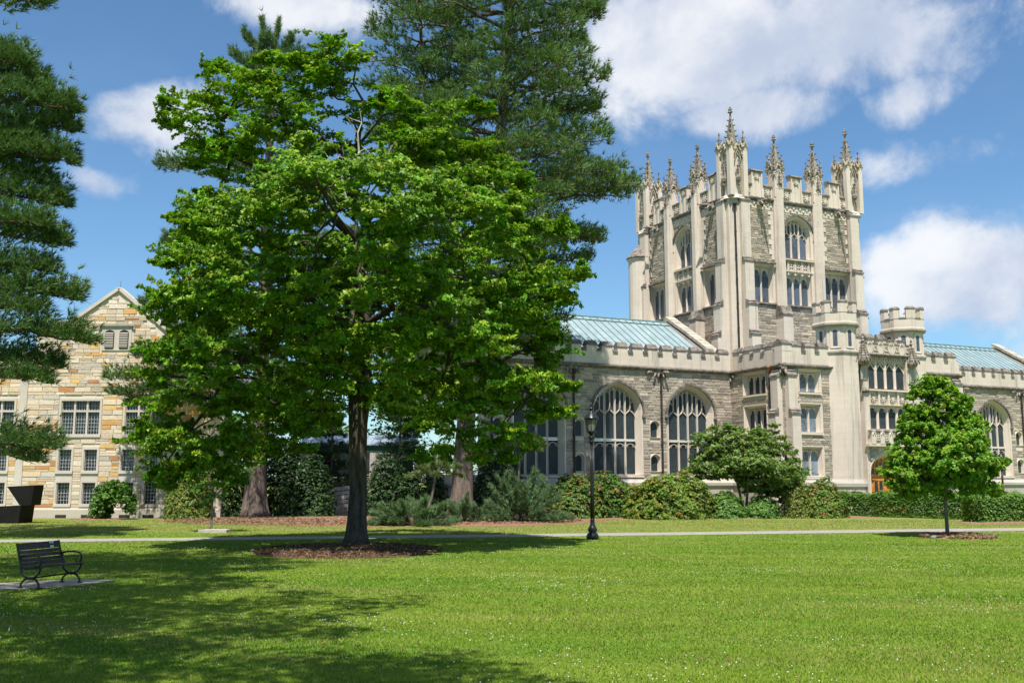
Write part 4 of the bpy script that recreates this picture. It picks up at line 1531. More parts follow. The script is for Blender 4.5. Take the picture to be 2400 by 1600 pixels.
for c, h in hw_up:
    hall_window(c, h, 4.30, 6.03, 3, 4, 6, 5.5, 2)
for c in hw_lo:
    for z in (0.72, 2.42):
        hall_window(c, 0.31, z, z + 1.08, 1, 4, 6)
    bar_obj('apron', hall, H_TRIM, c - 0.44, c + 0.44, -0.03, 0.0, 1.94, 2.28)
# paired louvres in the gable
m = MB()
m.box(-0.62, 0.94, -0.05, 0.02, 8.68, 9.98)
lv = m.build('louvre_window', H_TRIM, hall)
m = MB()
m.bar([(-0.76, 9.8), (-0.76, 10.02), (1.08, 10.02), (1.08, 9.8)], 0.09, -0.14, 0.0)
m.build('hood_mould', LIME_D, lv)
for cx in (-0.22, 0.54):
    m = MB()
    m.pxz([(cx + x, z) for x, z in outline(0.25, 8.8, 9.62, 0.16, 5)], -0.06, -0.052)
    m.build('louvre_back', PIPE, lv)
    for k in range(9):
        z = 8.86 + 0.088 * k
        m = MB()
        m.pyz([(-0.06, z + 0.03), (-0.12, z), (-0.12, z + 0.025), (-0.06, z + 0.055)], cx - 0.22, cx + 0.22)
        m.build('slat', H_TRIM, lv)

# ------------------------------------------------------------------ glazed link behind the maple
link = empty('glazed_link', 'low glazed link building with green fascia, red posts and metal roof behind the maple trunk', 'building', (-9.2, 58.0, 0))
GREEN = mat_simple('green_fascia', (0.03, 0.10, 0.07), 0.5, 0, 0.15)
RED = mat_simple('red_steel', (0.35, 0.02, 0.02), 0.45, 0, 0.15)
ZINC = mat_simple('zinc_roof', (0.30, 0.36, 0.42), 0.4, 0.2, 0.15)
CONC = mat_simple('concrete', (0.42, 0.38, 0.33), 0.9, 0, 0.18, 8, 0.2)
m = MB(); m.box(-3.0, 3.4, 0.0, 4.0, 0, 2.08); m.build('base_wall', CONC, link)
m = MB(); m.box(-3.0, 3.4, -0.15, 4.0, 3.54, 3.92); m.build('fascia', GREEN, link)
m = MB(); m.pyz([(-0.3, 3.92), (-0.3, 3.98), (2.0, 4.6), (4.3, 3.98), (4.3, 3.92)], -3.1, 3.5); rf = m.build('roof', ZINC, link)
for k in range(15):
    m = MB(); x = -3.0 + 0.45 * k; m.loops([[(x, -0.3, 3.98), (x + 0.03, -0.3, 3.98), (x + 0.03, -0.3, 4.03), (x, -0.3, 4.03)], [(x, 2.0, 4.6), (x + 0.03, 2.0, 4.6), (x + 0.03, 2.0, 4.65), (x, 2.0, 4.65)]]); m.build('seam', ZINC, rf)
for k in range(10):
    m = MB(); x = -2.95 + 0.68 * k; m.box(x, x + 0.07, -0.05, 0.05, 2.08, 3.54); m.build('post', RED, link)
    if k < 9:
        m = MB(); m.box(x + 0.07, x + 0.68, 0.03, 0.05, 2.1, 3.54); m.build('pane', PANE if k % 3 else mat_simple('blind', (0.42, 0.40, 0.33), 0.8), link)
m = MB(); m.box(-3.0, 3.4, -0.1, 0.0, 2.2, 2.26); m.build('rail', mat_simple('orange_rail', (0.45, 0.16, 0.04), 0.5), link)
for s0, s1, lab in ((1.0, 3.4, 0), (-3.0, -2.4, 0)):
    m = MB(); m.box(s0, s1, -0.25, -0.06, 0, 3.5); m.build('pier', CONC, link)
rampw = empty('ramp_wall', 'grey curved ribbed wall beneath the glazed link, right behind the maple trunk', 'wall', (-10.2, 55.5, 0))
for k in range(7):
    m = MB()
    pts = [(-1.6 + 3.6 * t / 10, -0.5 * math.sin(math.pi * t / 10)) for t in range(11)]
    z = 0.1 + 0.24 * k
    m.loops([[(x, y, z - 0.05 * t), (x, y + 0.25, z - 0.05 * t), (x, y + 0.25, z + 0.2 - 0.05 * t), (x, y - 0.02, z + 0.2 - 0.05 * t)] for t, (x, y) in enumerate(pts[::-1])])
    m.build('rib', mat_simple('grey_rib', (0.35, 0.36, 0.38), 0.5) if k == 0 else bpy.data.materials['grey_rib'], rampw)

# ------------------------------------------------------------------ ground
def mat_lawn():
    m, nt, b, _ = new_mat('lawn')
    co = geo_co(nt)
    sp = node(nt, 'ShaderNodeSeparateXYZ', {0: co}).outputs
    far = smooth(nt, sp[1], 35, 39)
    n1 = noise(nt, co, 0.35, 5, 0.6, (0.45, 1.3, 1))
    n2 = noise(nt, co, 1.7, 5, 0.65, (0.6, 1.3, 1))
    n3 = noise(nt, co, 30, 3, 0.6)
    c = mixc(nt, smooth(nt, n1, 0.35, 0.68), (0.11, 0.205, 0.014), (0.165, 0.245, 0.026))
    c = mixc(nt, smooth(nt, n2, 0.42, 0.7, 0, 0.75), c, (0.20, 0.25, 0.045))
    dry = mixc(nt, smooth(nt, n2, 0.35, 0.65), (0.185, 0.235, 0.045), (0.29, 0.27, 0.095))
    c = mixc(nt, mth(nt, 'MULTIPLY', far, smooth(nt, n1, 0.3, 0.6, 0.35, 0.95)), c, dry)
    c = mixc(nt, smooth(nt, n3, 0.3, 0.7, 0, 0.5), c, mixc(nt, 1.0, c, (0.5, 0.55, 0.5), 'MULTIPLY'))
    nt.links.new(c, b.inputs['Base Color'])
    b.inputs['Roughness'].default_value = 0.95
    b.inputs['Specular IOR Level'].default_value = 0.1
    bump(nt, b, n3, 1.0, 0.05)
    return m


m = MB()
m.add([(-900, -300, 0), (900, -300, 0), (900, 1500, 0), (-900, 1500, 0)], [(0, 1, 2, 3)])
tag(m.build('lawn', mat_lawn()), kind='structure')
PATHM = mat_simple('path_paving', (0.27, 0.245, 0.225), 0.9, 0, 0.12, 3, 0.15, 0.2)
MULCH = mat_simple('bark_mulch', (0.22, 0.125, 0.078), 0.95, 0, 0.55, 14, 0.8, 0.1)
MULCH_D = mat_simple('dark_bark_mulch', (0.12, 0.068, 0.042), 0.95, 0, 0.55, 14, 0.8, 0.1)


def near_edge(x):
    return 33.35 + 0.195 * (x + 6.0) + 0.0008 * (x + 6) ** 2


m = MB()
xs_ = [-60 + 4 * k for k in range(31)]
va = [(x, near_edge(x), 0.006) for x in xs_] + [(x, near_edge(x) + 1.55 + 0.012 * (x + 15), 0.006) for x in xs_]
m.add(va, [(i, i + 1, i + 1 + len(xs_), i + len(xs_)) for i in range(len(xs_) - 1)])
tag(m.build('footpath', PATHM), kind='structure')


def patch(name, pts, z, mat, dome=0.0, rg=random.Random(5), wob=0.12):
    """a bed with a ragged edge, a little domed"""
    cx, cy = sum(p[0] for p in pts) / len(pts), sum(p[1] for p in pts) / len(pts)
    ring = []
    n = len(pts)
    for i in range(n):
        a, b = pts[i], pts[(i + 1) % n]
        for t in (0, 0.25, 0.5, 0.75):
            ring.append((a[0] + (b[0] - a[0]) * t + rg.uniform(-wob, wob), a[1] + (b[1] - a[1]) * t + rg.uniform(-wob, wob)))
    m = MB()
    k = len(ring)
    vs_ = [(x, y, 0.003) for x, y in ring] + [(cx + (x - cx) * 0.85, cy + (y - cy) * 0.85, z) for x, y in ring] + [(cx + (x - cx) * 0.3, cy + (y - cy) * 0.3, z + dome) for x, y in ring] + [(cx, cy, z + dome)]
    fs = []
    for i in range(k):
        j = (i + 1) % k
        fs += [(i, j, k + j, k + i), (k + i, k + j, 2 * k + j, 2 * k + i), (2 * k + i, 2 * k + j, 3 * k)]
    m.add(vs_, fs)
    return m.build(name, mat)


def ell(cx, cy, rx, ry, n=16):
    return [(cx + rx * math.cos(2 * math.pi * i / n), cy + ry * math.sin(2 * math.pi * i / n)) for i in range(n)]


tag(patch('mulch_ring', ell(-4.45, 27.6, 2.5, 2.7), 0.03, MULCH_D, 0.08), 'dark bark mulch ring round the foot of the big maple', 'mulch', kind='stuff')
tag(patch('mulch_ring', ell(15.1, 34.3, 1.25, 1.2), 0.03, MULCH, 0.05), 'reddish mulch circle under the young bright green maple', 'mulch', kind='stuff')
tag(patch('mulch_bed', [(-17, 47.5), (-12, 44.0), (-6, 41.8), (0, 42.2), (4.2, 46.5), (4.5, 50.5), (-2, 53), (-10, 55), (-17, 54)], 0.03, MULCH, 0.12), 'reddish mulch bed beneath the two tall pines', 'mulch', kind='stuff')
tag(patch('mulch_bed', [(3.5, 49.8), (12, 50.8), (19, 52.0), (19.5, 56), (12, 57), (0, 55)], 0.03, MULCH, 0.06), 'mulch bed along the shrubs below the library windows', 'mulch', kind='stuff')
tag(patch('mulch_bed', [(20.2, 44.4), (26, 44.4), (27, 49), (21, 48.5)], 0.03, MULCH, 0.05), 'mulch bed around the clipped hedge by the path', 'mulch', kind='stuff')
tag(patch('mulch_ring', ell(-20.6, 50.3, 1.3, 0.9), 0.03, MULCH, 0.05), 'mulch under the domed weeping tree by the sandstone hall', 'mulch', kind='stuff')
m = MB()
m.pxy([(-10.8, 17.45)] + [tuple(gnd(*p)[:2]) for p in ((0, 1382), (97, 1379), (200, 1370), (272, 1361), (183, 1358), (66, 1364))] + [(-10.8, 18.6)], 0.002, 0.02)
tag(m.build('bench_pad', mat_simple('pad_concrete', (0.33, 0.28, 0.22), 0.9, 0, 0.25, 6, 0.3)), 'sunlit concrete pad under the park bench', 'paving', kind='structure')
m = MB()
a = gnd(503, 1247)
m.box(a.x - 0.52, a.x + 0.52, a.y - 0.3, a.y + 0.3, 0, 0.11)
tag(m.build('stone_kerb', CONC), 'pale stone slab at the foot of the thin sapling', 'kerb')
a = gnd(2192, 1261)
m = MB()
m.ball((a.x, a.y, 0.02), (0.17, 0.12, 0.09), 9, 6)
tag(m.build('rock', mat_simple('grey_rock', (0.16, 0.15, 0.14), 0.9, 0, 0.3, 9, 0.5), sm=True), 'flat grey rock in the mulch beside the young maple', 'rock')

# ------------------------------------------------------------------ lamps
GLAZ = mat_simple('lantern_glass', (0.22, 0.22, 0.20), 0.15, 0, 0.1)


def lamp(x, y, s, label):
    r = empty('lamp_post', label, 'lamp post', (x, y, 0), 0.3, 'lamp posts on the lawn')
    r.scale = (s, s, s)
    m = MB()
    m.lathe([(0.26, 0), (0.26, 0.1), (0.25, 0.13), (0.2, 0.2), (0.15, 0.23), (0.19, 0.27), (0.2, 0.33), (0.15, 0.4), (0.1, 0.5), (0.085, 0.6), (0.095, 0.62), (0.095, 0.65), (0.08, 0.67)], (0, 0), 12)
    m.v = [(x_ * 0.8, y_ * 0.8, z_) for x_, y_, z_ in m.v]
    m.build('base', IRON, r, sm=True)
    m = MB()
    m.lathe([(0.068, 0.66), (0.064, 1.5), (0.054, 3.2), (0.054, 3.22)], (0, 0), 12)
    for k in range(8):
        a = 2 * math.pi * k / 8
        m.tube([(0.066 * math.cos(a), 0.066 * math.sin(a), 0.68), (0.054 * math.cos(a), 0.054 * math.sin(a), 3.15)], 0.008, 4)
    m.build('post', IRON, r, sm=True)
    m = MB()
    m.lathe([(0.06, 3.15), (0.1, 3.2), (0.1, 3.23), (0.06, 3.27), (0.11, 3.33), (0.11, 3.38), (0.06, 3.42), (0.07, 3.46), (0.15, 3.53), (0.17, 3.56), (0.05, 3.57)], (0, 0), 12)
    m.tube([(-0.16, 0, 3.2), (0.16, 0, 3.2)], 0.015, 6)
    m.build('collar', IRON, r, sm=True)
    m = MB()
    m.lathe([(0.15, 3.57), (0.2, 3.75), (0.235, 3.95)], (0, 0), 8, R(22.5))
    m.v = [(x_ * 0.82, y_ * 0.82, z_) for x_, y_, z_ in m.v]
    lg = m.build('lantern', GLAZ, r)
    m = MB()
    for k in range(8):
        a = 2 * math.pi * k / 8 + R(22.5)
        pts = [(0.155, 3.56), (0.21, 3.66), (0.235, 3.8), (0.245, 3.96)]
        m.tube([(q * math.cos(a), q * math.sin(a), z) for q, z in pts], 0.013, 5)
    for z, q in ((3.57, 0.165), (3.96, 0.25)):
        m.lathe([(q - 0.03, z - 0.015), (q + 0.01, z - 0.015), (q + 0.01, z + 0.015), (q - 0.03, z + 0.015)], (0, 0), 16)
    m.v = [(x_ * 0.82, y_ * 0.82, z_) for x_, y_, z_ in m.v]
    m.build('lantern_cage', IRON, lg)
    m = MB()
    m.lathe([(0.27, 3.96), (0.30, 3.97), (0.30, 4.0), (0.27, 4.03), (0.2, 4.12), (0.1, 4.2), (0.06, 4.24), (0.06, 4.3), (0.11, 4.31), (0.11, 4.34), (0.05, 4.35), (0.035, 4.4), (0.06, 4.43), (0.02, 4.48), (0.01, 4.55)], (0, 0), 16)
    m.v = [(x_ * 0.82, y_ * 0.82, z_) for x_, y_, z_ in m.v]
    m.build('cap', IRON, r, sm=True)
    return r


a = gnd(1389, 1263)
lamp(a.x, a.y, 0.99, 'tall black cast iron lamp post standing on the lawn before the library')
a = px3(2345, 1056, 47.5)
lamp(a.x, a.y, a.z / 4.4, 'black lamp post behind the hedge, right of the young maple')

# ------------------------------------------------------------------ bench
bench = empty('park_bench', 'black slatted park bench with cast iron ends on a concrete pad', 'bench', (-8.72, 18.05, 0.02), R(75))
BK = 0.86
bench.scale = (BK, BK, BK)
WOOD = mat_simple('dark_brown_slat', (0.018, 0.012, 0.010), 0.45, 0, 0.4, 9)
BL = 1.28      # length; local x along the bench, -y is the front
prof_seat = [(-0.50, 0.43), (-0.42, 0.435), (-0.34, 0.43), (-0.26, 0.42), (-0.18, 0.41), (-0.10, 0.41)]
prof_back = [(-0.02, 0.47), (0.02, 0.55), (0.055, 0.63), (0.085, 0.71), (0.11, 0.79), (0.13, 0.86)]
for i, (y, z) in enumerate(prof_seat):
    m = MB(); m.box(0.0, BL, y - 0.032, y + 0.032, z - 0.012, z + 0.012); m.build('seat_slat', WOOD, bench)
for i, (y, z) in enumerate(prof_back):
    m = MB(); m.pyz([(y - 0.02, z - 0.034), (y + 0.008, z - 0.037), (y + 0.03, z + 0.032), (y + 0.0, z + 0.036)], 0.0, BL); m.build('back_slat', WOOD, bench)
for x in (0.02, BL - 0.02):
    m = MB()
    T = lambda pts, r_: m.tube([(x, y, z) for y, z in pts], r_, 6)
    T([(-0.5, 0.41), (-0.3, 0.4), (-0.1, 0.385), (0.0, 0.44), (0.06, 0.6), (0.15, 0.9)], 0.024)
    T([(-0.47, 0.4), (-0.43, 0.3), (-0.34, 0.22), (-0.23, 0.2), (-0.12, 0.22), (-0.02, 0.3), (0.01, 0.42)], 0.024)
    T([(-0.23, 0.2), (-0.36, 0.18), (-0.44, 0.1), (-0.46, 0.0)], [0.026, 0.024, 0.022, 0.028])
    T([(-0.23, 0.2), (-0.1, 0.18), (-0.02, 0.1), (0.0, 0.0)], [0.026, 0.024, 0.022, 0.028])
    m.ball((x, -0.23, 0.2), (0.035, 0.08, 0.035), 8, 5)
    for y in (-0.46, 0.0):
        m.box(x - 0.03, x + 0.03, y - 0.05, y + 0.05, 0.0, 0.025)
    m.build('bench_end', IRON, bench, sm=False)
    m = MB()
    T = lambda pts, r_: m.tube([(x, y, z) for y, z in pts], r_, 6)
    T([(0.06, 0.62), (-0.1, 0.66), (-0.3, 0.665), (-0.42, 0.64), (-0.47, 0.57), (-0.46, 0.47), (-0.40, 0.43)], 0.02)
    T([(-0.40, 0.45), (-0.33, 0.45), (-0.32, 0.5), (-0.36, 0.52)], 0.012)
    T([(0.06, 0.66), (0.0, 0.58), (-0.08, 0.56), (-0.3, 0.58), (-0.4, 0.56)], 0.012)
    m.build('armrest', IRON, bench)
m = MB(); m.tube([(0.02, -0.23, 0.2), (BL - 0.02, -0.23, 0.2)], 0.018, 6); m.build('stretcher', IRON, bench)
for z, y, wd in ((0.875, 0.115, 0.13), (0.785, 0.085, 0.1)):
    m = MB(); m.box(BL - 0.34, BL - 0.34 + wd, y, y + 0.006, z - 0.025, z + 0.025); tag(m.build('plaque', mat_simple('white_plaque', (0.75, 0.75, 0.72), 0.5), bench), 'small white plaque on the bench back')

# ------------------------------------------------------------------ steel sculpture
sc = empty('steel_sculpture', 'black faceted steel sculpture before the sandstone hall', 'sculpture', (-22.6, 45.6, 0))
BLK = mat_simple('matt_black_steel', (0.007, 0.006, 0.005), 0.7, 0, 0.3, 3, 0, 0.2)
def zq(pts, y0, y1, name):
    m = MB()
    f = [(px3(x * .0829, 1110 + y * .0829, 45.6)) for x, y in pts]
    m.loops([[(p.x + 22.6, y0, p.z) for p in f], [((p.x + 22.6) * 0.97, y1, p.z) for p in f]])
    m.build(name, BLK, sc)
zq([(230, 358), (1000, 315), (905, 888), (580, 880)], -0.1, 0.9, 'upper_wedge')
zq([(-900, 960), (575, 884), (668, 888), (590, 1390), (-700, 1390)], -0.25, 1.1, 'lower_block')

# ------------------------------------------------------------------ vegetation
NR = np.random.default_rng(11)
BARK = mat_bark('maple_bark', (0.022, 0.017, 0.013), (0.11, 0.085, 0.06))
BARK_P = mat_bark('pine_bark', (0.05, 0.036, 0.028), (0.19, 0.145, 0.115), 5)
BARK_Y = mat_bark('young_bark', (0.10, 0.085, 0.065), (0.22, 0.19, 0.15), 12)
LEAF = mat_leaf('maple_leaf', 0.34, 0.5)
LEAF_S = mat_leaf('shrub_leaf', 0.28, 0.5, spec=0.3)
NEEDLE = mat_leaf('pine_needle', 0.22, 0.6, (0.9, 1.05, 0.6), 0.2)
GRASSM = mat_leaf('grass_blade', 0.35, 0.6, (1.0, 1.05, 0.5), 0.15)

T_MAPLE = np.array([(0, -.45, 0), (.34, -.28, .05), (.55, .05, .1), (.27, .2, .05), (0, .58, -.03), (-.27, .2, .05), (-.55, .05, .1), (-.34, -.28, .05)], float)
T_LEAF = np.array([(0, -.5, 0), (.24, -.05, .06), (0, .5, -.04), (-.24, -.05, .06)], float)
T_TRI = np.array([(-.42, -.34, .04), (.42, -.34, .04), (0, .6, -.05)], float)
T_KITE = np.array([(0, -.45, 0), (.46, .02, .12), (0, .55, -.05), (-.46, .02, .12)], float)
T_ROUND = np.array([(0, -.5, 0), (.34, -.15, .07), (.26, .28, .05), (0, .5, -.05), (-.26, .28, .05), (-.34, -.15, .07)], float)


def raw_mesh(name, V, k, cols, mat):
    """V: (n*k, 3) vertices of n separate k-gons; cols: (n, 3)"""
    n = len(V) // k
    me = bpy.data.meshes.new(name)
    me.vertices.add(n * k)
    me.vertices.foreach_set('co', V.astype(np.float32).ravel())
    me.loops.add(n * k)
    me.loops.foreach_set('vertex_index', np.arange(n * k, dtype=np.int32))
    me.polygons.add(n)
    me.polygons.foreach_set('loop_start', np.arange(0, n * k, k, dtype=np.int32))
    at = me.attributes.new('Col', 'FLOAT_COLOR', 'FACE')
    c4 = np.ones((n, 4), np.float32)
    c4[:, :3] = cols
    at.data.foreach_set('color', c4.ravel())
    me.update(calc_edges=True)
    me.materials.append(mat)
    return me


def unit(a):
    return a / np.maximum(np.linalg.norm(a, axis=1, keepdims=True), 1e-9)


def leaves(name, P, N, size, cols, tpl, mat):
    n = len(P)
    N = unit(N)
    T = unit(np.cross(N, NR.normal(size=(n, 3))))
    B = np.cross(N, T)
    s = size[:, None, None]
    V = P[:, None, :] + s * (tpl[None, :, 0:1] * T[:, None] + tpl[None, :, 1:2] * B[:, None] + tpl[None, :, 2:3] * N[:, None])
    return raw_mesh(name, V.reshape(-1, 3), len(tpl), cols, mat)


def needles(name, P, D, n, length, width, cols, mat, spread=0.75):
    """tufts: n thin needles fanned about each direction"""
    m = len(P)
    Pp = np.repeat(P, n, 0)
    Dd = unit(np.repeat(unit(D), n, 0) + NR.normal(size=(m * n, 3)) * spread * 0.6)
    Pp = Pp + Dd * NR.uniform(-0.02, 0.05, (m * n, 1))
    L = length * NR.uniform(0.7, 1.2, (m * n, 1))
    S = unit(np.cross(Dd, NR.normal(size=(m * n, 3)))) * width * 0.5
    V = np.stack([Pp - S, Pp + S, Pp + Dd * L], 1)
    C = np.repeat(cols, n, 0) * NR.uniform(0.8, 1.2, (m * n, 1))
    return raw_mesh(name, V.reshape(-1, 3), 3, C, mat)


def tint(n, base, var=0.2, alt=None, pa=0.0):
    c = np.tile(np.array(base), (n, 1)) * NR.uniform(1 - var, 1 + var, (n, 1))
    c[:, 0] *= NR.uniform(0.85, 1.2, n)
    if alt is not None:
        k = NR.random(n) < pa
        c[k] = np.array(alt) * NR.uniform(0.8, 1.2, (k.sum(), 1))
    return c


def spray_leaves(C, Rad, nsp, nl, rs, flat=0.65, up=0.8, jit=0.45, droop=0.25, shell=0.4):
    """flat sprays of leaves through clumps C with radii Rad -> positions, normals, spray index"""
    m = len(C)
    ci = np.repeat(np.arange(m), nsp)
    d = unit(NR.normal(size=(len(ci), 3)))
    c = C[ci] + d * (Rad[ci] * NR.random(len(ci)) ** shell)[:, None] * np.array([1, 1, flat])
    n = unit(np.array([0, 0, up]) + 0.55 * d + NR.normal(size=d.shape) * 0.25)
    si = np.repeat(np.arange(len(ci)), nl)
    r = np.sqrt(NR.random(len(si))) * rs * NR.uniform(0.6, 1.2, len(si))
    a = NR.random(len(si)) * 2 * np.pi
    t = unit(np.cross(n, np.array([0.3, 0.9, 0.1])))
    b = np.cross(n, t)
    P = c[si] + t[si] * (r * np.cos(a))[:, None] + b[si] * (r * np.sin(a))[:, None]
    P += n[si] * NR.normal(size=(len(si), 1)) * rs * 0.12
    P[:, 2] -= droop * r * r / rs
    N = n[si] + NR.normal(size=P.shape) * jit
    return P, N, si


def sprig_leaves(C, Rad, nb, nl, lat=0.15, flat=0.3, droop=0.4, lk=(0.8, 1.6), up=0.65, jit=0.6, out=0.55):
    """leafy twigs fanning out of every clump: a loose, feathery crown"""
    m = len(C)
    ci = np.repeat(np.arange(m), nb)
    d = unit(NR.normal(size=(len(ci), 3)) * np.array([1, 1, flat]) + np.array([0, 0, 0.12]))
    st = C[ci] + NR.normal(size=d.shape) * (Rad[ci] * 0.28)[:, None] * np.array([1, 1, 0.8])
    L = Rad[ci] * NR.uniform(lk[0], lk[1], len(ci))
    si = np.repeat(np.arange(len(ci)), nl)
    t = NR.random(len(si)) ** 0.8
    sd_ = unit(np.cross(d, np.array([0, 0, 1.0])))
    ls_ = L[si]
    P = st[si] + d[si] * (ls_ * t)[:, None] + sd_[si] * (NR.uniform(-1, 1, len(si)) * lat * (1.15 - t))[:, None]
    P[:, 2] += ls_ * (0.18 * t - droop * t * t) + NR.normal(size=len(si)) * 0.03
    ctr = C.mean(0) - np.array([0, 0, 1.0])
    N = np.array([0, 0, up]) + d[si] * 0.2 + unit(P - ctr) * out + NR.normal(size=P.shape) * jit
    return P, N, si


def poly_arr(pts, Y, sc=1.0204, ox=0, oy=0):
    """photo outline -> x,z outline at the plant's own depth"""
    return np.array([(lambda p: (p.x, p.z))(px3(ox + x * sc, oy + y * sc, Y)) for x, y in pts])


def inside(poly, p):
    x, y = p[:, 0], p[:, 1]
    r = np.zeros(len(p), bool)
    n = len(poly)
    for i in range(n):
        (x1, y1), (x2, y2) = poly[i], poly[(i + 1) % n]
        c = ((y1 > y) != (y2 > y)) & (x < (x2 - x1) * (y - y1) / (y2 - y1 + 1e-12) + x1)
        r ^= c
    return r


def edge_dist(poly, p):
    d = np.full(len(p), 1e9)
    for i in range(len(poly)):
        a, b = poly[i], poly[(i + 1) % len(poly)]
        ab = b - a
        t = np.clip(((p - a) @ ab) / (ab @ ab + 1e-9), 0, 1)
        d = np.minimum(d, np.linalg.norm(p - a - t[:, None] * ab, axis=1))
    return d


def crown_clumps(poly, Yc, n, Rmax, rmin, rmax, sep, inset=0.5, surf=0.35):
    """clump centres spread through the solid whose outline is poly, denser near its skin"""
    lo, hi = poly.min(0), poly.max(0)
    C, Rr = [], []
    tries = 0
    while len(C) < n and tries < 60:
        tries += 1
        p = NR.uniform(lo, hi, (400, 2))
        p = p[inside(poly, p)]
        d = edge_dist(poly, p)
        for q, dd in zip(p, d):
            r = NR.uniform(rmin, rmax)
            if dd < r * inset:
                if dd < rmin * 0.25:
                    continue
                r = max(rmin * 0.6, dd / inset)
            dep = min(Rmax, (1.55 if q[1] < 0.6 * hi[1] else 0.8) * dd)
            y = Yc + dep * NR.choice((-1, 1)) * NR.random() ** surf
            c = np.array([q[0], y, q[1]])
            if all(np.linalg.norm(c - o) > sep for o in C):
                C.append(c)
                Rr.append(r)
                if len(C) >= n:
                    break
    return np.array(C), np.array(Rr)


def wobble(a, b, k=6, amp=0.08, sag=0.0, rg=random.Random(2)):
    a, b = Vector(a), Vector(b)
    L = (b - a).length
    pts = []
    for i in range(k + 1):
        t = i / k
        p = a.lerp(b, t)
        e = math.sin(math.pi * t)
        p += Vector((rg.uniform(-1, 1), rg.uniform(-1, 1), rg.uniform(-1, 1))) * amp * L * e * 0.5
        p.z += sag * L * e
        pts.append(p)
    return pts


def grow_branches(mb, trunk_pts, C, r0, rtip=0.012, nmain=11, rg=random.Random(9), frac=0.75, rise=0.06, main_r=0.3):
    """main limbs from the trunk to spread-out clumps, then a branch from the nearest limb point to every clump"""
    C = [Vector(c) for c in C]
    idx = []
    top = Vector(trunk_pts[-1])
    while len(idx) < min(nmain, len(C)):
        best = max(range(len(C)), key=lambda i: min([(C[i] - C[j]).length for j in idx] + [(C[i] - top).length * 1.2]) if i not in idx else -1)
        idx.append(best)
    nodes = []
    for n_, i in enumerate(idx):
        t = len(trunk_pts) - 1 - (n_ % max(1, int(len(trunk_pts) * 0.45)))
        s = Vector(trunk_pts[t])
        pts = wobble(s, C[i], 8, 0.12, rise, rg)
        rr = [r0 * main_r * (1 - k / 8 * 0.85) for k in range(9)]
        mb.tube(pts, rr, 6)
        nodes += [(p, rr[k]) for k, p in enumerate(pts) if k >= 2]
    for i, c in enumerate(C):
        if i in idx or rg.random() > frac:
            continue
        p, r = min(nodes, key=lambda q: (q[0] - c).length + (0.0 if q[0].z < c.z else 0.6))
        pts = wobble(p, c, 5, 0.14, 0.05, rg)
        mb.tube(pts, [max(rtip, min(r, 0.06) * (1 - k / 5 * 0.8)) for k in range(6)], 5)


def trunk_mesh(pts, radii, seg=14, rough=0.06, flare=0.0, seed=1):
    mb = MB()
    rg = random.Random(seed)
    ph = [rg.uniform(0, 6.28) for _ in range(4)]
    rings = []
    for i, (p, r) in enumerate(zip(pts, radii)):
        ring = []
        for k in range(seg):
            a = 2 * math.pi * k / seg
            rr = r * (1 + rough * math.sin(5 * a + ph[0] + i * 0.25) + rough * 0.7 * math.sin(3 * a + ph[1] - i * 0.4) + rg.uniform(-rough, rough) * 0.5)
            if flare and i < 3:
                rr *= 1 + flare * (1 - i / 3) ** 2 * (1 + 0.5 * math.sin(4 * a + ph[2]))
            ring.append((p[0] + rr * math.cos(a), p[1] + rr * math.sin(a), p[2]))
        rings.append(ring)
    mb.loops(rings)
    return mb


# ---- the big maple
MAPLE_PX = [(765, 42), (800, 75), (832, 110), (828, 190), (858, 222), (905, 185), (955, 212), (1020, 205), (1085, 235), (1150, 245), (1165, 330), (1235, 392), (1290, 440), (1312, 505), (1340, 580), (1358, 640), (1322, 690), (1275, 735), (1300, 800), (1312, 860), (1322, 930), (1308, 1000), (1270, 985), (1215, 965), (1240, 1020), (1200, 1085), (1130, 1050), (1080, 1090), (1005, 1045), (960, 1075), (935, 1040), (985, 1000), (910, 965), (850, 955), (800, 935), (745, 985), (700, 1060), (650, 1030), (610, 1065), (570, 1100), (530, 1135), (480, 1110), (440, 1110), (375, 1135), (335, 1115), (308, 1065), (330, 1010), (303, 975), (350, 900), (338, 830), (370, 760), (348, 700), (382, 650), (355, 600), (402, 560), (385, 480), (420, 450), (470, 425), (440, 395), (380, 372), (330, 350), (372, 305), (350, 240), (342, 185), (400, 205), (450, 150), (470, 112), (540, 150), (590, 115), (640, 128), (700, 90)]
MY = 30.1
maple = empty('maple_tree', 'big spreading green maple in the middle of the lawn, its dark trunk ringed by mulch', 'tree', (-4.65, MY, 0))
poly = poly_arr(MAPLE_PX, MY - 1.2)
C, Rr = crown_clumps(poly, MY - 1.2, 430, 7.0, 0.42, 0.82, 0.58, 1.0)
thin = (NR.random(len(C)) < 0.72) | (C[:, 2] < 10.0)
C, Rr = C[thin], Rr[thin]
off = np.array([-4.65, MY, 0])
Cl = C - off
tp = [(0, 0, 0), (0.02, 0, 0.3), (0.03, 0, 0.8), (0.05, 0, 1.6), (0.02, 0.02, 2.6), (0.0, 0.03, 3.6), (0.04, 0.05, 4.4), (0.1, 0.1, 5.4), (0.1, 0.2, 6.6), (0.0, 0.2, 7.8), (-0.1, 0.2, 9.2)]
tr = trunk_mesh(tp, [0.34, 0.30, 0.275, 0.255, 0.255, 0.27, 0.33, 0.27, 0.21, 0.15, 0.09], 18, 0.05, 0.35)
tr.build('trunk', BARK, maple, sm=True)
mb = MB()
grow_branches(mb, tp[4:], Cl, 0.42, nmain=13, frac=0.55)
mb.build('branches', BARK, maple, sm=True)
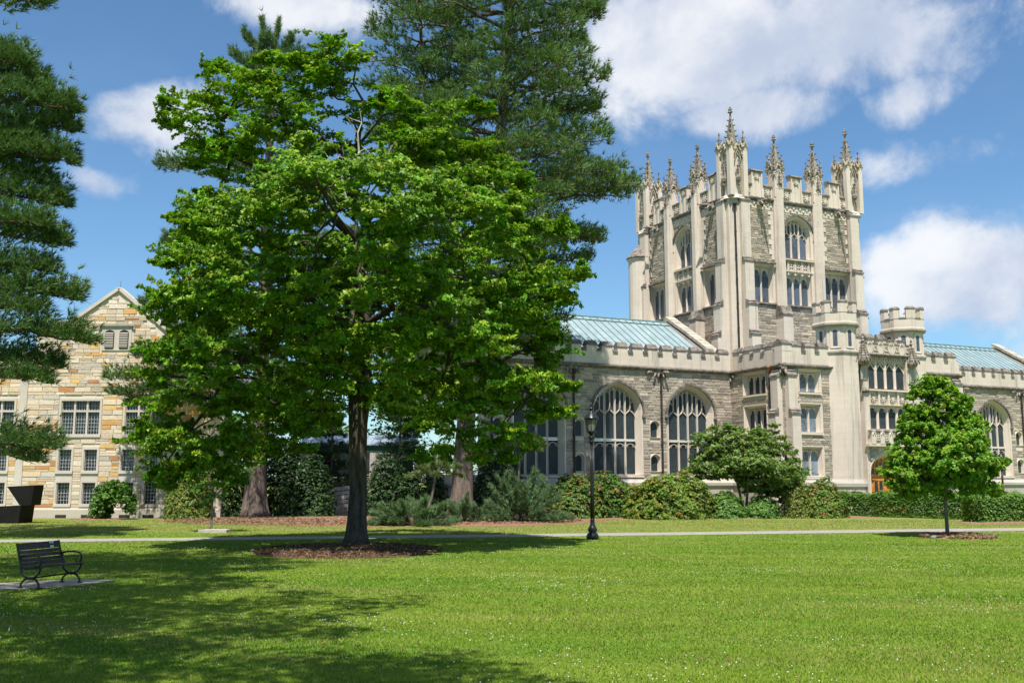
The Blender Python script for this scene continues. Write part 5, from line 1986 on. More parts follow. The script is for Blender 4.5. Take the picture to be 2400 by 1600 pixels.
# a few bleached dead branches high in the crown
DEAD = mat_simple('dead_wood', (0.42, 0.37, 0.31), 0.9)
for pxp, pyp, ln, dx in ((826, 250, 2.4, 0.05), (770, 330, 2.0, -0.5), (900, 330, 2.2, 0.7), (1060, 690, 1.2, 0.5), (870, 640, 1.0, 0.3), (960, 300, 1.6, 0.5)):
    mb = MB()
    p = px3(pxp * 1.0204, pyp * 1.0204, MY - 2.2) - Vector(off)
    a_ = p - Vector((dx, 0, ln))
    pts = wobble(a_, p, 6, 0.12)
    mb.tube(pts, [0.05 * (1 - k / 7) for k in range(7)], 5)
    for k in range(7):
        q = pts[2 + k % 4]
        mb.tube(wobble(q, q + Vector((NR.uniform(-.7, .7), NR.uniform(-.4, .2), NR.uniform(0.1, .8))), 3, 0.15), [0.018, 0.014, 0.01, 0.005], 4)
    mb.build('dead_branch', DEAD, maple)
P, N, si = sprig_leaves(Cl, Rr, 15, 68, lat=0.2, flat=0.22, droop=0.22)
ns = si.max() + 1
base = tint(ns, (0.145, 0.285, 0.013), 0.3, (0.25, 0.36, 0.02), 0.2)
cols = base[si] * NR.uniform(0.8, 1.22, (len(si), 1))
k = NR.random(len(si)) < 0.012
cols[k] = (0.22, 0.16, 0.03)
ob('crown', leaves('crown', P, N, NR.uniform(0.085, 0.14, len(P)), cols, T_TRI, LEAF), None, maple)


# ---- pines
def pine(root, trunk, r0, branches, color, tuft=(11, 0.26, 0.024), density=1.0, seed=4, width=0.42, thick=0.24):
    """trunk: points; branches: (start, tip, tuft count). Plates of needle tufts ride on drooping boughs"""
    rg = random.Random(seed)
    tr = trunk_mesh(trunk, [max(0.05, r0 * (1 - 0.9 * i / (len(trunk) - 1)) ** 0.8) for i in range(len(trunk))], 14, 0.06, 0.26, seed)
    tr.build('trunk', BARK_P, root, sm=True)
    mb = MB()
    PP, DD = [], []
    for s, e, nt_ in branches:
        s, e = Vector(s), Vector(e)
        L = (e - s).length
        k = 8
        pts = wobble(s, e, k, 0.06, 0.05, rg)
        mb.tube(pts, [max(0.012, 0.022 * L * (1 - i / k * 0.85)) for i in range(k + 1)], 5)
        ax = (e - s).normalized()
        sd_ = ax.cross(Vector((0, 0, 1))).normalized()
        for j in range(int(nt_ * density)):
            t = 0.22 + 0.78 * rg.random() ** 0.75
            f = t * k
            i = min(int(f), k - 1)
            p = pts[i].lerp(pts[i + 1], f - i)
            w = width * L * (1.12 - t) ** 0.7 * min(1.0, t * 2.2)
            o = rg.uniform(-1, 1)
            o = math.copysign(abs(o) ** 0.75, o)
            fw = abs(o) * w * 0.55
            q = p + sd_ * o * w + ax * fw
            q.z += abs(rg.gauss(0.0, thick)) - 0.05 + 0.05 * L * 0.15 - 0.14 * abs(o) * w
            d = ax * 0.55 + sd_ * o * 0.7 + Vector((0, 0, 0.6 + rg.uniform(-0.3, 0.3)))
            PP.append(tuple(q))
            DD.append(tuple(d))
            if j % 26 == 0:
                mb.tube([p, p.lerp(q, 0.6) + Vector((0, 0, 0.03)), q], [0.016, 0.011, 0.006], 4)
    mb.build('branches', BARK_P, root, sm=True)
    P = np.array(PP)
    cols = tint(len(P), color, 0.25)
    ob('crown', needles('crown', P, np.array(DD), tuft[0], tuft[1], tuft[2], cols, NEEDLE), None, root)


def whorls(trunk_at, z0, z1, dz, Lf, nper, tufts, rg, drop=0.0, az=None):
    out = []
    z = z0
    while z < z1:
        n = rg.randint(*nper)
        a0 = rg.uniform(0, 6.28)
        for i in range(n):
            a = a0 + 2 * math.pi * i / n + rg.uniform(-0.35, 0.35)
            L = Lf(z) * rg.uniform(0.72, 1.12)
            s = trunk_at(z)
            e = (s[0] + L * math.cos(a), s[1] + L * math.sin(a), z + L * (rg.uniform(-0.05, 0.22) + drop))
            out.append((s, e, int(tufts * L)))
        z += dz * rg.uniform(0.75, 1.25)
    return out


rg = random.Random(21)
# pine behind the maple, right one: two leaders, taller than the picture
p2 = empty('pine_tree', 'tallest dark pine rising behind the maple out of the picture', 'tree', (-2.5, 49.9, 0), 0, 'pines on the lawn')
t2 = [(0, 0, 0), (0.02, 0, 0.5), (0.05, 0, 1.2), (0.1, 0, 3), (0.3, 0, 6), (0.7, 0, 10), (1.2, 0, 14), (1.7, 0.1, 18), (2.1, 0.1, 22), (2.3, 0.2, 27), (2.3, 0.2, 32)]


def at_t(tr_):
    def f(z):
        for a, b in zip(tr_, tr_[1:]):
            if a[2] <= z <= b[2]:
                t = (z - a[2]) / (b[2] - a[2])
                return tuple(a[i] + (b[i] - a[i]) * t for i in range(3))
        return tr_[-1]
    return f


def L2(z):
    return 4.2 + 2.9 * math.exp(-((z - 17.0) / 5.0) ** 2) + 1.2 * math.exp(-((z - 25.5) / 3.0) ** 2) - max(0, z - 27) * 0.75


br = whorls(at_t(t2), 8.5, 31.5, 0.95, L2, (5, 6), 31, rg)
second = [(0.7, 0, 10), (0.0, -0.2, 13), (-1.2, -0.3, 17), (-2.1, -0.3, 22), (-2.4, -0.3, 27), (-2.4, -0.3, 30)]
br += whorls(at_t(second), 17, 29.5, 1.15, lambda z: 3.6 - max(0, z - 26) * 0.5, (4, 5), 30, rg)
# named boughs reaching out to the right over the roof
for tx, ty, y in ((1462, 425, 49.0), (1440, 452, 50.5), (1385, 300, 49.5), (1392, 180, 50), (1372, 30, 49.8), (1340, 90, 49), (1380, 548, 50.0), (1350, 600, 51), (1400, 395, 48.5), (1365, 255, 51), (1300, 640, 49.5)):
    e = px3(tx * 1.0204, ty * 1.0204, y) - Vector((-2.5, 49.9, 0))
    zs_ = max(8.5, e.z - 1.0)
    br.append((at_t(t2)(zs_), tuple(e), 330))
pine(p2, t2, 0.62, br, (0.125, 0.205, 0.058), tuft=(8, 0.32, 0.042), density=1.1, seed=6, width=0.36, thick=0.3)
mb = MB()
mb.tube(second, [0.24, 0.2, 0.16, 0.12, 0.07, 0.03], 8)
mb.build('second_leader', BARK_P, p2, sm=True)

# left pine behind the maple
p1 = empty('pine_tree', 'pine with thick pale bare trunk behind the maple, left of the glazed link', 'tree', (-13.05, 51.3, 0), 0, 'pines on the lawn')
t1 = [(0, 0, 0), (-0.02, 0, 0.4), (-0.02, 0, 1.2), (0.0, 0, 3), (0.05, 0, 6), (0.1, 0, 10), (0.1, 0, 15), (0.1, 0, 20), (0.1, 0, 24.2)]
br = whorls(at_t(t1), 6.0, 23.8, 1.0, lambda z: max(0.8, 4.6 - max(0, z - 9) * 0.20), (4, 5), 26, rg, 0.05)
for tx, ty, y in ((250, 870, 48.8), (260, 905, 50), (310, 820, 49.5), (300, 930, 50.5), (330, 705, 50), (368, 385, 50.5), (380, 560, 49.5), (560, 82, 51), (600, 58, 51.2), (640, 64, 51.4), (672, 92, 51.3), (690, 125, 50.6), (530, 128, 51), (515, 165, 51.5), (480, 200, 51), (610, 90, 50)):
    e = px3(tx * 1.0204, ty * 1.0204, y) - Vector((-13.05, 51.3, 0))
    zs_ = min(23.6, max(5.0, e.z - (0.3 if e.z < 20 else 1.6)))
    br.append((at_t(t1)(zs_), tuple(e), 300 if e.z < 20 else 130))
pine(p1, t1, 0.66, br, (0.12, 0.195, 0.07), tuft=(9, 0.30, 0.036), density=1.35, seed=8, width=0.36, thick=0.28)

# pine at the picture's edge: its trunk stands outside the frame
p3 = empty('pine_tree', 'pine at the left edge, only its layered boughs reaching into view', 'tree', (-20.4, 33.5, 0), 0, 'pines on the lawn')
t3 = [(0, 0, 0), (0, 0, 0.5), (0, 0, 1.4), (0.05, 0, 4), (0.05, 0, 9), (0.1, 0, 14), (0.1, 0, 19), (0.1, 0, 23)]
br = whorls(at_t(t3), 9, 22.5, 2.2, lambda z: 3.2 - max(0, z - 12) * 0.15, (4, 4), 24, rg, -0.03)
for tx, ty, y, nt_ in ((108, 8, 33, 420), (65, 150, 32.5, 420), (168, 248, 32.8, 620), (110, 205, 34, 420), (120, 425, 34, 420), (95, 330, 33.2, 420), (110, 520, 32.6, 420), (120, 625, 33, 420), (140, 845, 34, 420), (170, 300, 33.5, 520), (162, 372, 33, 620), (150, 470, 33.5, 560), (150, 560, 33.6, 480), (178, 688, 33.2, 620), (90, 720, 32.5, 380), (205, 790, 33, 620), (110, 880, 32.8, 380), (128, 1032, 33.2, 420), (90, 1060, 33.8, 300)):
    e = px3(tx * 1.0204, ty * 1.0204, y) - Vector((-20.4, 33.5, 0))
    zs_ = min(22, e.z + 0.2)
    br.append((at_t(t3)(zs_), tuple(e), nt_))
pine(p3, t3, 0.5, br, (0.125, 0.21, 0.062), tuft=(9, 0.27, 0.03), density=1.4, seed=12, width=0.28, thick=0.36)


# ---- smaller trees and shrubs
def small_tree(name, label, base, pts_px, Y, n, rr, sep, Rmax, sp, leaf, col, alt, pa, trunk_r, tpl, mat, bark, sc, ox, oy, flat=0.6, lean=(0, 0), up=0.8, fork=0.35, rs=0.3, stems=1, nmain=8, droop=0.25, cat='tree', group=None, sprig=True):
    root = empty(name, label, cat, base, 0, group)
    poly = poly_arr(pts_px, Y, sc, ox, oy)
    C, Rr = crown_clumps(poly, Y, n, Rmax, rr[0], rr[1], sep, 0.75)
    Cl = C - np.array(base)
    top = Cl[:, 2].max()
    mb_t = MB()
    mb = MB()
    for s_ in range(stems):
        dx = 0 if stems == 1 else math.cos(s_ * 2.4) * 0.35 * (s_ + 1) / stems
        dy = 0 if stems == 1 else math.sin(s_ * 2.4) * 0.35
        tp_ = [(dx * t * 1.5 + lean[0] * t, dy * t * 1.5 + lean[1] * t, top * fork * t * (1.0 if stems > 1 else 1)) for t in (0, 0.05, 0.2, 0.4, 0.6, 0.8, 1.0, 1.3, 1.7)]
        q = trunk_mesh(tp_, [trunk_r * v for v in (1.35, 1.1, 1, 0.95, 0.92, 0.9, 0.85, 0.6, 0.3)], 10, 0.04, 0.2, s_ + 3)
        mb_t.add(q.v, q.f)
        grow_branches(mb, tp_[5:], Cl[s_::stems], trunk_r * 2.0, nmain=nmain, frac=0.6, main_r=0.28)
    mb_t.build('trunk', bark, root, sm=True)
    mb.build('branches', bark, root, sm=True)
    P, N, si = (sprig_leaves(Cl, Rr, sp[0], sp[1], rs * 0.5, 0.3 if flat > 0.4 else 0.16, droop) if sprig else spray_leaves(Cl, Rr, sp[0], sp[1], rs, flat, up, 0.5, droop))
    ns = si.max() + 1
    base_c = tint(ns, col, 0.2, alt, pa)
    cols = base_c[si] * NR.uniform(0.8, 1.22, (len(si), 1))
    ob('crown', leaves('crown', P, N, NR.uniform(leaf[0], leaf[1], len(P)), cols, tpl, mat), None, root)
    return root


YM = [(670, 55), (740, 90), (800, 110), (860, 200), (970, 230), (980, 310), (955, 385), (1040, 390), (1110, 470), (1120, 560), (1095, 640), (1200, 740), (1275, 765), (1285, 830), (1200, 870), (1130, 950), (1215, 1010), (1200, 1075), (1000, 1085), (860, 1060), (780, 1110), (700, 1080), (560, 1100), (400, 1120), (330, 1010), (265, 960), (250, 900), (280, 820), (340, 770), (290, 720), (235, 700), (330, 640), (400, 560), (385, 430), (450, 330), (450, 250), (520, 180), (580, 90)]
b_ = gnd(2221, 1257)
small_tree('young_maple_tree', 'young bright green maple with slim trunk in front of the library door', tuple(b_), YM, b_.y, 250, (0.2, 0.38), 0.19, 1.9, (9, 42), (0.075, 0.125), (0.155, 0.32, 0.02), (0.26, 0.38, 0.035), 0.3, 0.062, T_TRI, LEAF, BARK_Y, 0.2807, 2000, 860, fork=0.28, rs=0.23, nmain=12)
DW = [(1380, 110), (1480, 150), (1560, 160), (1620, 140), (1700, 165), (1770, 130), (1850, 240), (1880, 330), (1970, 300), (1930, 400), (1965, 470), (2010, 520), (1990, 590), (1940, 660), (1850, 720), (1760, 690), (1680, 640), (1600, 690), (1530, 600), (1440, 540), (1300, 560), (1200, 545), (1090, 500), (1130, 440), (1200, 350), (1170, 270), (1220, 190), (1290, 150), (1360, 160)]
dwb = px3(1250 + 1560 * .3189, 1215, 52.8)
small_tree('dogwood_tree', 'layered dogwood tree at the library corner', (dwb.x, 52.8, 0), DW, 52.8, 190, (0.4, 0.7), 0.36, 2.3, (10, 30), (0.11, 0.17), (0.135, 0.225, 0.04), (0.20, 0.285, 0.07), 0.3, 0.07, T_LEAF, LEAF_S, BARK_Y, 0.3189, 1250, 950, flat=0.28, up=1.6, fork=0.33, rs=0.42, stems=3, nmain=7, droop=0.3)
SAP = [(485, 1000), (540, 1030), (575, 1075), (560, 1120), (520, 1135), (530, 1160), (490, 1150), (470, 1175), (440, 1140), (420, 1110), (430, 1060), (450, 1020)]
b_ = gnd(495, 1246)
small_tree('sapling_tree', 'thin young sapling with drooping leaves in a stone slab, left of the thick pine trunk', tuple(b_), SAP, b_.y, 34, (0.2, 0.38), 0.24, 0.9, (7, 22), (0.08, 0.14), (0.06, 0.15, 0.015), (0.09, 0.19, 0.02), 0.3, 0.045, T_LEAF, LEAF, BARK_Y, 1.0204, 0, 0, fork=0.48, rs=0.24, nmain=6, droop=0.5)
MUL = [(262, 1102), (290, 1110), (305, 1130), (310, 1160), (305, 1185), (298, 1172), (288, 1155), (270, 1150), (258, 1160), (255, 1186), (225, 1187), (212, 1175), (212, 1140), (225, 1115), (245, 1104)]
small_tree('weeping_mulberry', 'domed weeping mulberry with glossy leaves before the sandstone hall', (-20.6, 50.3, 0), MUL, 50.3, 62, (0.18, 0.3), 0.17, 0.9, (5, 26), (0.09, 0.16), (0.07, 0.165, 0.02), (0.10, 0.20, 0.03), 0.3, 0.06, T_ROUND, LEAF_S, BARK_Y, 1.0204, 0, 0, flat=0.9, up=0.5, fork=0.6, rs=0.2, nmain=6, droop=0.6, sprig=False)


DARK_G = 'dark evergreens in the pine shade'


def shrub(name, label, c, r, n_tuft, leaf, col, alt, pa, tpl=T_LEAF, whorl=9, mat=None, lump=0.16, cat='shrub', group=None, seed=1, stems=5):
    """mounded shrub: whorls of leaves over a lumpy dome, stems inside"""
    root = empty(name, label, cat, (c[0], c[1], 0), 0, group)
    n_tuft = int(n_tuft * 1.5)
    leaf = (leaf[0] * 1.02, leaf[1] * 1.05)
    d = unit(NR.normal(size=(n_tuft, 3)))
    d[:, 2] = np.abs(d[:, 2]) * 1.05 - 0.05
    lm = np.zeros(n_tuft)
    ph = NR.uniform(0, 6.28, 8)
    for k in range(4):
        lm += np.sin(d[:, 0] * (3 + 2 * k) + ph[k]) * np.sin(d[:, 1] * (3 + 2 * k) + ph[k + 4]) * np.cos(d[:, 2] * (2 + 2 * k) + ph[k]) / (1 + 0.4 * k)
    f = (1 + lump * lm) * NR.random(n_tuft) ** 0.2
    P0 = d * f[:, None] * np.array(r)
    P0[:, 2] = np.maximum(P0[:, 2], 0.05)
    up = unit(d + np.array([0, 0, 0.7]) + NR.normal(size=d.shape) * 0.25)
    si = np.repeat(np.arange(n_tuft), whorl)
    t = unit(NR.normal(size=(len(si), 3)))
    t = unit(t - (t * up[si]).sum(1, keepdims=True) * up[si])
    P = P0[si] + t * NR.uniform(0.03, 0.13, (len(si), 1)) - up[si] * NR.uniform(0, 0.04, (len(si), 1))
    N = up[si] + t * 0.5 + NR.normal(size=P.shape) * 0.3
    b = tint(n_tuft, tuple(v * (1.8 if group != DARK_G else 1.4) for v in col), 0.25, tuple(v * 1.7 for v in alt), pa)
    ob('crown', leaves('crown', P, N, NR.uniform(leaf[0], leaf[1], len(P)), b[si] * NR.uniform(0.8, 1.2, (len(si), 1)), tpl, mat or LEAF_S), None, root)
    mb = MB()
    rg_ = random.Random(seed)
    for k in range(stems):
        a = rg_.uniform(0, 6.28)
        e = (math.cos(a) * r[0] * 0.6, math.sin(a) * r[1] * 0.6, r[2] * rg_.uniform(0.5, 0.8))
        mb.tube(wobble((0.1 * math.cos(a), 0.1 * math.sin(a), 0), e, 5, 0.12, 0, rg_), [0.035, 0.03, 0.026, 0.02, 0.015, 0.01], 5)
    mb.build('stems', BARK, root)
    return root


GR, RD = 'flowering shrubs below the library', (0.14, 0.10, 0.022)
def sx(px, Y): return px3(px, 1200, Y).x
shrub('rhododendron', 'largest rounded rhododendron with reddish tips below the library windows', (sx(1568, 51.3), 51.3), (2.35, 1.6, 2.35), 2300, (0.10, 0.17), (0.085, 0.135, 0.016), RD, 0.16, group=GR)
shrub('rhododendron', 'bronze tinged shrub directly behind the lamp post', (sx(1352, 51.8), 51.8), (1.75, 1.3, 2.3), 1500, (0.10, 0.17), (0.060, 0.105, 0.018), (0.15, 0.09, 0.025), 0.16, group=GR, seed=2)
shrub('rhododendron', 'dark green shrub just right of the lamp post', (sx(1432, 52.4), 52.4), (1.5, 1.2, 2.35), 1200, (0.10, 0.16), (0.045, 0.095, 0.014), (0.16, 0.10, 0.03), 0.10, group=GR, seed=3)
shrub('rhododendron', 'low glossy green shrub between the big rhododendron and the dogwood', (sx(1700, 51.5), 51.5), (1.05, 0.9, 1.35), 800, (0.10, 0.17), (0.055, 0.12, 0.02), (0.09, 0.15, 0.03), 0.25, group=GR, seed=4)
shrub('rhododendron', 'low leafy shrub in the shade under the dogwood', (sx(1785, 51.6), 51.6), (0.95, 0.8, 1.15), 700, (0.10, 0.17), (0.055, 0.12, 0.02), (0.09, 0.15, 0.03), 0.2, group=GR, seed=5)
shrub('rhododendron', 'small rounded shrub with orange tips left of the clipped hedge', (sx(1925, 52.3), 52.3), (1.32, 1.1, 1.85), 1250, (0.09, 0.15), (0.075, 0.125, 0.018), (0.16, 0.10, 0.025), 0.2, group=GR, seed=6)
shrub('privet_shrub', 'narrow yellow green shrub between dogwood and small rounded rhododendron', (sx(1864, 51.9), 51.9), (0.75, 0.7, 2.3), 900, (0.06, 0.11), (0.10, 0.13, 0.02), (0.15, 0.16, 0.04), 0.3, seed=7)
shrub('bamboo_shrub', 'feathery yellow green evergreen shrub at the corner of the sandstone hall', (sx(440, 51.0), 51.0), (1.2, 1.0, 3.2), 2200, (0.12, 0.2), (0.075, 0.115, 0.018), (0.14, 0.16, 0.03), 0.35, T_LEAF * np.array([0.6, 1.3, 1]), seed=8, lump=0.1)
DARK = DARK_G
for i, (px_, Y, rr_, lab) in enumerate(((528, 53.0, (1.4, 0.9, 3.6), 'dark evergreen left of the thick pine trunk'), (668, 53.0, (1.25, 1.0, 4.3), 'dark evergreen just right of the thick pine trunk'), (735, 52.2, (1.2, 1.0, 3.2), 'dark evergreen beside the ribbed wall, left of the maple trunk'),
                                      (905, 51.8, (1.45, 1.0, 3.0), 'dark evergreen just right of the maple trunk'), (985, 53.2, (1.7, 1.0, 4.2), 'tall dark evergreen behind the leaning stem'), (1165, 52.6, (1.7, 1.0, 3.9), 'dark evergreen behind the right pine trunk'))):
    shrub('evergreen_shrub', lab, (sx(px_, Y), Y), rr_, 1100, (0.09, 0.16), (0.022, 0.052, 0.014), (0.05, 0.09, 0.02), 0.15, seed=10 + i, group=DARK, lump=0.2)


def plumes(root, start, r, nb, tufts, col, rg_, up0=0.15, tuft=(11, 0.19, 0.02), bark=None):
    """feathery boughs radiating from a point, each a plume of needle tufts"""
    PP, DD = [], []
    mb = MB()
    for k in range(nb):
        a = 2 * math.pi * k / nb * 2.618 + rg_.uniform(-0.3, 0.3)
        el_ = rg_.uniform(up0, 1.35)
        f = rg_.uniform(0.75, 1.1)
        d = Vector((math.cos(a) * math.cos(el_) * r[0] * f, math.sin(a) * math.cos(el_) * r[1] * f, math.sin(el_) * r[2] * f + 0.15))
        s0 = Vector(start)
        L = d.length
        mb.tube(wobble(s0, s0 + d, 4, 0.1, 0.04, rg_), [0.035, 0.028, 0.02, 0.014, 0.006], 5)
        dn = d.normalized()
        sd_ = dn.cross(Vector((0, 0, 1))).normalized()
        for j in range(int(tufts * L)):
            t = 0.35 + 0.68 * rg_.random()
            w = 0.30 * L * (1.15 - t) + 0.05
            q = s0 + d * t + sd_ * rg_.gauss(0, 0.5) * w + Vector((0, 0, rg_.gauss(0.02, 0.4) * w * 0.8 - 0.12 * t * t * L * (1.0 if el_ < 0.6 else 0.2)))
            if q.z < 0.05:
                continue
            PP.append(tuple(q))
            DD.append(tuple(dn * 0.9 + sd_ * rg_.gauss(0, 0.5) + Vector((0, 0, 0.45))))
    mb.build('branches', bark or BARK_P, root)
    P = np.array(PP)
    ob('crown', needles('crown', P, np.array(DD), tuft[0], tuft[1], tuft[2], tint(len(P), col, 0.25), NEEDLE, 0.6), None, root)


# tall hemlocks closing the view beside the link
for i, (px_, Y, h_, lab) in enumerate(((775, 57.0, 6.6, 'tall dark hemlock against the glazed link, left of the maple trunk'), (935, 56.5, 7.4, 'tall dark hemlock against the glazed link, right of the maple trunk'), (620, 56.0, 7.2, 'tall dark hemlock behind the thick pine trunk'))):
    hx = sx(px_, Y)
    hr = empty('hemlock_tree', lab, 'tree', (hx, Y, 0), 0, DARK)
    rgh = random.Random(40 + i)
    th = [(0, 0, 0), (0, 0, 0.4), (0, 0, 1.2), (0, 0, h_ * 0.5), (0, 0, h_)]
    pine(hr, th, 0.16, whorls(at_t(th), 0.8, h_ - 0.2, 0.42, lambda z: 0.4 + 1.5 * (1 - z / h_), (5, 6), 24, rgh, -0.12), (0.035, 0.075, 0.022), tuft=(8, 0.2, 0.03), seed=50 + i, width=0.45, thick=0.1)


def juniper(label, c, r, n, seed, col):
    root = empty('pine_shrub', label, 'shrub', (c[0], c[1], 0), 0, 'blue green feathery shrubs')
    plumes(root, (0, 0, 0.05), r, n, 62, tuple(v * 1.35 for v in col), random.Random(int(seed * 10)), 0.05)


juniper('large blue green feathery pine shrub right of the right pine trunk', (sx(1218, 46.6), 46.6), (2.3, 1.6, 2.1), 46, 1.0, (0.085, 0.145, 0.06))
juniper('low spreading feathery pine shrub between the maple trunk and right pine', (sx(965, 43.0), 43.0), (2.0, 1.2, 1.0), 34, 2.3, (0.09, 0.15, 0.06))
juniper('small feathery pine tuft at the foot of the right pine', (sx(1085, 45.3), 45.3), (0.95, 0.8, 1.1), 16, 3.1, (0.08, 0.13, 0.055))
ls = empty('pine_sapling', 'young pine with bare leaning pale stem behind the low feathery shrub', 'tree', (sx(997, 46.5), 46.5, 0))
mb = MB()
mb.tube([(0, 0, 0), (0.1, 0, 0.5), (0.3, 0, 1.2), (0.42, 0, 1.9), (0.5, 0, 2.6), (0.55, 0, 3.4)], [0.09, 0.075, 0.065, 0.055, 0.04, 0.02], 7)
mb.build('trunk', BARK_Y, ls, sm=True)
plumes(ls, (0.5, 0, 2.2), (1.35, 1.0, 0.7), 15, 60, (0.15, 0.215, 0.07), random.Random(4), -0.35, bark=BARK_Y)
for i, (tx, ty, y, lab) in enumerate(((1235, 1022, 50.5, 'pale feathery pine bough before the big library window'),)):
    e = px3(1200 * 1.0204, ty * 1.0204, y)
    r_ = empty('pine_sapling', 'slender young pine with pale feathery top before the third library window', 'tree', (e.x, e.y, 0))
    mb = MB()
    mb.tube([(-0.3, 0, 0), (-0.2, 0, 1.5), (-0.15, 0, 3), (-0.05, 0, 4.0), (0, 0, 4.6)], [0.08, 0.07, 0.055, 0.035, 0.015], 7)
    mb.build('trunk', BARK_Y, r_, sm=True)
    plumes(r_, (0, 0, e.z - 0.1), (1.3, 1.0, 0.6), 15, 60, (0.15, 0.215, 0.07), random.Random(6), -0.35, bark=BARK_Y)


def hedge(label, a, b, w, h, n, col, seed):
    """clipped hedge: leaves over a rounded box, twigs inside"""
    a, b = np.array(a, float), np.array(b, float)
    L = np.linalg.norm(b - a)
    ax = (b - a) / L
    nx = np.array([-ax[1], ax[0]])
    n = int(n * 1.6)
    root = empty('clipped_hedge', label, 'hedge', (a[0], a[1], 0), math.atan2(ax[1], ax[0]), 'clipped hedges')
    s = NR.uniform(0, L, n)
    th = NR.uniform(-0.12, math.pi + 0.12, n)
    e = 0.32
    cx = np.sign(np.cos(th)) * np.abs(np.cos(th)) ** e
    cz = np.sign(np.sin(th)) * np.abs(np.sin(th)) ** e
    lump = 1 + 0.07 * np.sin(s * 2.1 + seed) + 0.05 * np.sin(s * 5.3 + th * 3) + NR.normal(size=n) * 0.035
    f = lump * NR.random(n) ** 0.08
    k = NR.random(n) < 0.16                      # the two ends
    s[k] = np.where(NR.random(k.sum()) < 0.5, NR.uniform(-0.1, 0.15, k.sum()), L - NR.uniform(-0.1, 0.15, k.sum()))
    f[k] *= NR.random(k.sum()) ** 0.4
    P = np.stack([s, cx * f * w / 2, 0.08 + np.maximum(cz, 0.0) * f * (h - 0.08) * (1.0)], 1)
    low = NR.random(n) < 0.4
    P[low, 2] *= NR.random(low.sum())
    N = np.stack([NR.normal(size=n) * 0.4, cx + NR.normal(size=n) * 0.4, cz + 0.4 + NR.normal(size=n) * 0.4], 1)
    ob('foliage', leaves('foliage', P, N, NR.uniform(0.10, 0.165, n), tint(n, tuple(v * 1.9 for v in col), 0.28, (0.14, 0.22, 0.025), 0.25), T_LEAF, LEAF_S), None, root)
    mb = MB()
    rg_ = random.Random(seed)
    for k in range(int(L * 3)):
        x = rg_.uniform(0.1, L - 0.1)
        mb.tube(wobble((x, rg_.uniform(-.1, .1), 0), (x + rg_.uniform(-.4, .4), rg_.uniform(-w * .35, w * .35), h * 0.8), 4, 0.1, 0, rg_), [0.025, 0.02, 0.016, 0.012, 0.006], 4)
    mb.build('stems', BARK, root)


hedge('long clipped hedge before the library door, running behind the young maple', (18.3, 56.2), (23.6, 49.3), 1.3, 1.25, 17000, (0.040, 0.095, 0.012), 1)
hedge('nearer clipped hedge block at the right edge beside the path', (21.2, 46.4), (27.0, 47.2), 1.5, 1.22, 15000, (0.050, 0.105, 0.014), 4)
hedge('clipped hedge at the far right, behind the nearer block', (24.0, 49.5), (29.0, 51.5), 1.3, 1.25, 9000, (0.042, 0.095, 0.012), 7)

# ---- shade trees standing beside and behind the viewer: their shadows lie on the lawn
def shade_tree(label, base, crown, r, n, h0, seed):
    root = empty('maple_tree', label, 'tree', base, 0, 'maples shading the lawn')
    d = unit(NR.normal(size=(n, 3)))
    C = np.array(crown) - np.array(base) + d * np.array(r) * (NR.random((n, 1)) ** 0.5)
    R_ = NR.uniform(0.6, 1.0, n)
    tp_ = [(0, 0, 0), (0, 0, 0.6), (0, 0, 2), (0.1, 0.1, h0 * 0.6), (0.2, 0.2, h0), (0.3, 0.4, h0 + 2)]
    trunk_mesh(tp_, [0.42, 0.33, 0.3, 0.28, 0.26, 0.12], 12, 0.05, 0.3, seed).build('trunk', BARK, root, sm=True)
    mb = MB()
    grow_branches(mb, tp_[3:], C, 0.5, nmain=12, frac=0.6)
    mb.build('branches', BARK, root)
    P, N, si = spray_leaves(C, R_, 6, 26, 0.5, 0.6)
    ob('crown', leaves('crown', P, N, NR.uniform(0.17, 0.26, len(P)), tint(len(P), (0.07, 0.16, 0.013), 0.25), T_LEAF, LEAF), None, root)


shade_tree('maple standing beside the viewer on the bench side, casting the foreground shade', (-10.5, 0.5, 0), (-7.8, 8.0, 13.2), (5.6, 6.6, 2.6), 160, 8.5, 3)
shade_tree('tall maple outside the frame behind the bench, its high crown shading the lawn', (-13.5, 13.0, 0), (-10.2, 15.3, 17.0), (5.0, 4.6, 2.7), 130, 11.0, 7)
shade_tree('maple standing behind the viewer, shading the nearest grass', (-0.5, -3.5, 0), (-3.4, 2.6, 12.8), (4.4, 2.6, 2.4), 70, 7.5, 5)

# ---- leafy trees far behind the link
def far_tree(label, x, y, h, r, seed):
    root = empty('broadleaf_tree', label, 'tree', (x, y, 0), 0, 'trees beyond the link building')
    n = 70
    d = unit(NR.normal(size=(n, 3)))
    C = np.array([0, 0, h * 0.6]) + d * np.array([r, r, h * 0.36]) * (NR.random((n, 1)) ** 0.4)
    tp_ = [(0, 0, 0), (0, 0, 0.5), (0.1, 0, 2), (0.1, 0.1, h * 0.4), (0.1, 0.1, h * 0.7)]
    trunk_mesh(tp_, [0.3, 0.25, 0.2, 0.15, 0.06], 8, 0.05, 0.3, seed).build('trunk', BARK, root)
    P, N, si = spray_leaves(C, NR.uniform(0.8, 1.3, n), 6, 18, 0.7, 0.6)
    ob('crown', leaves('crown', P, N, NR.uniform(0.3, 0.5, len(P)), tint(len(P), (0.07, 0.15, 0.015), 0.25), T_LEAF, LEAF), None, root)


far_tree('leafy tree far behind the glazed link, seen left of the maple trunk', -17.5, 80, 12.5, 4.8, 1)
far_tree('leafy tree far behind the sandstone hall corner', -27.0, 86, 9.0, 4.0, 2)
far_tree('leafy tree far behind the glazed link, seen right of the maple trunk', -9.0, 82, 12.5, 5.2, 3)

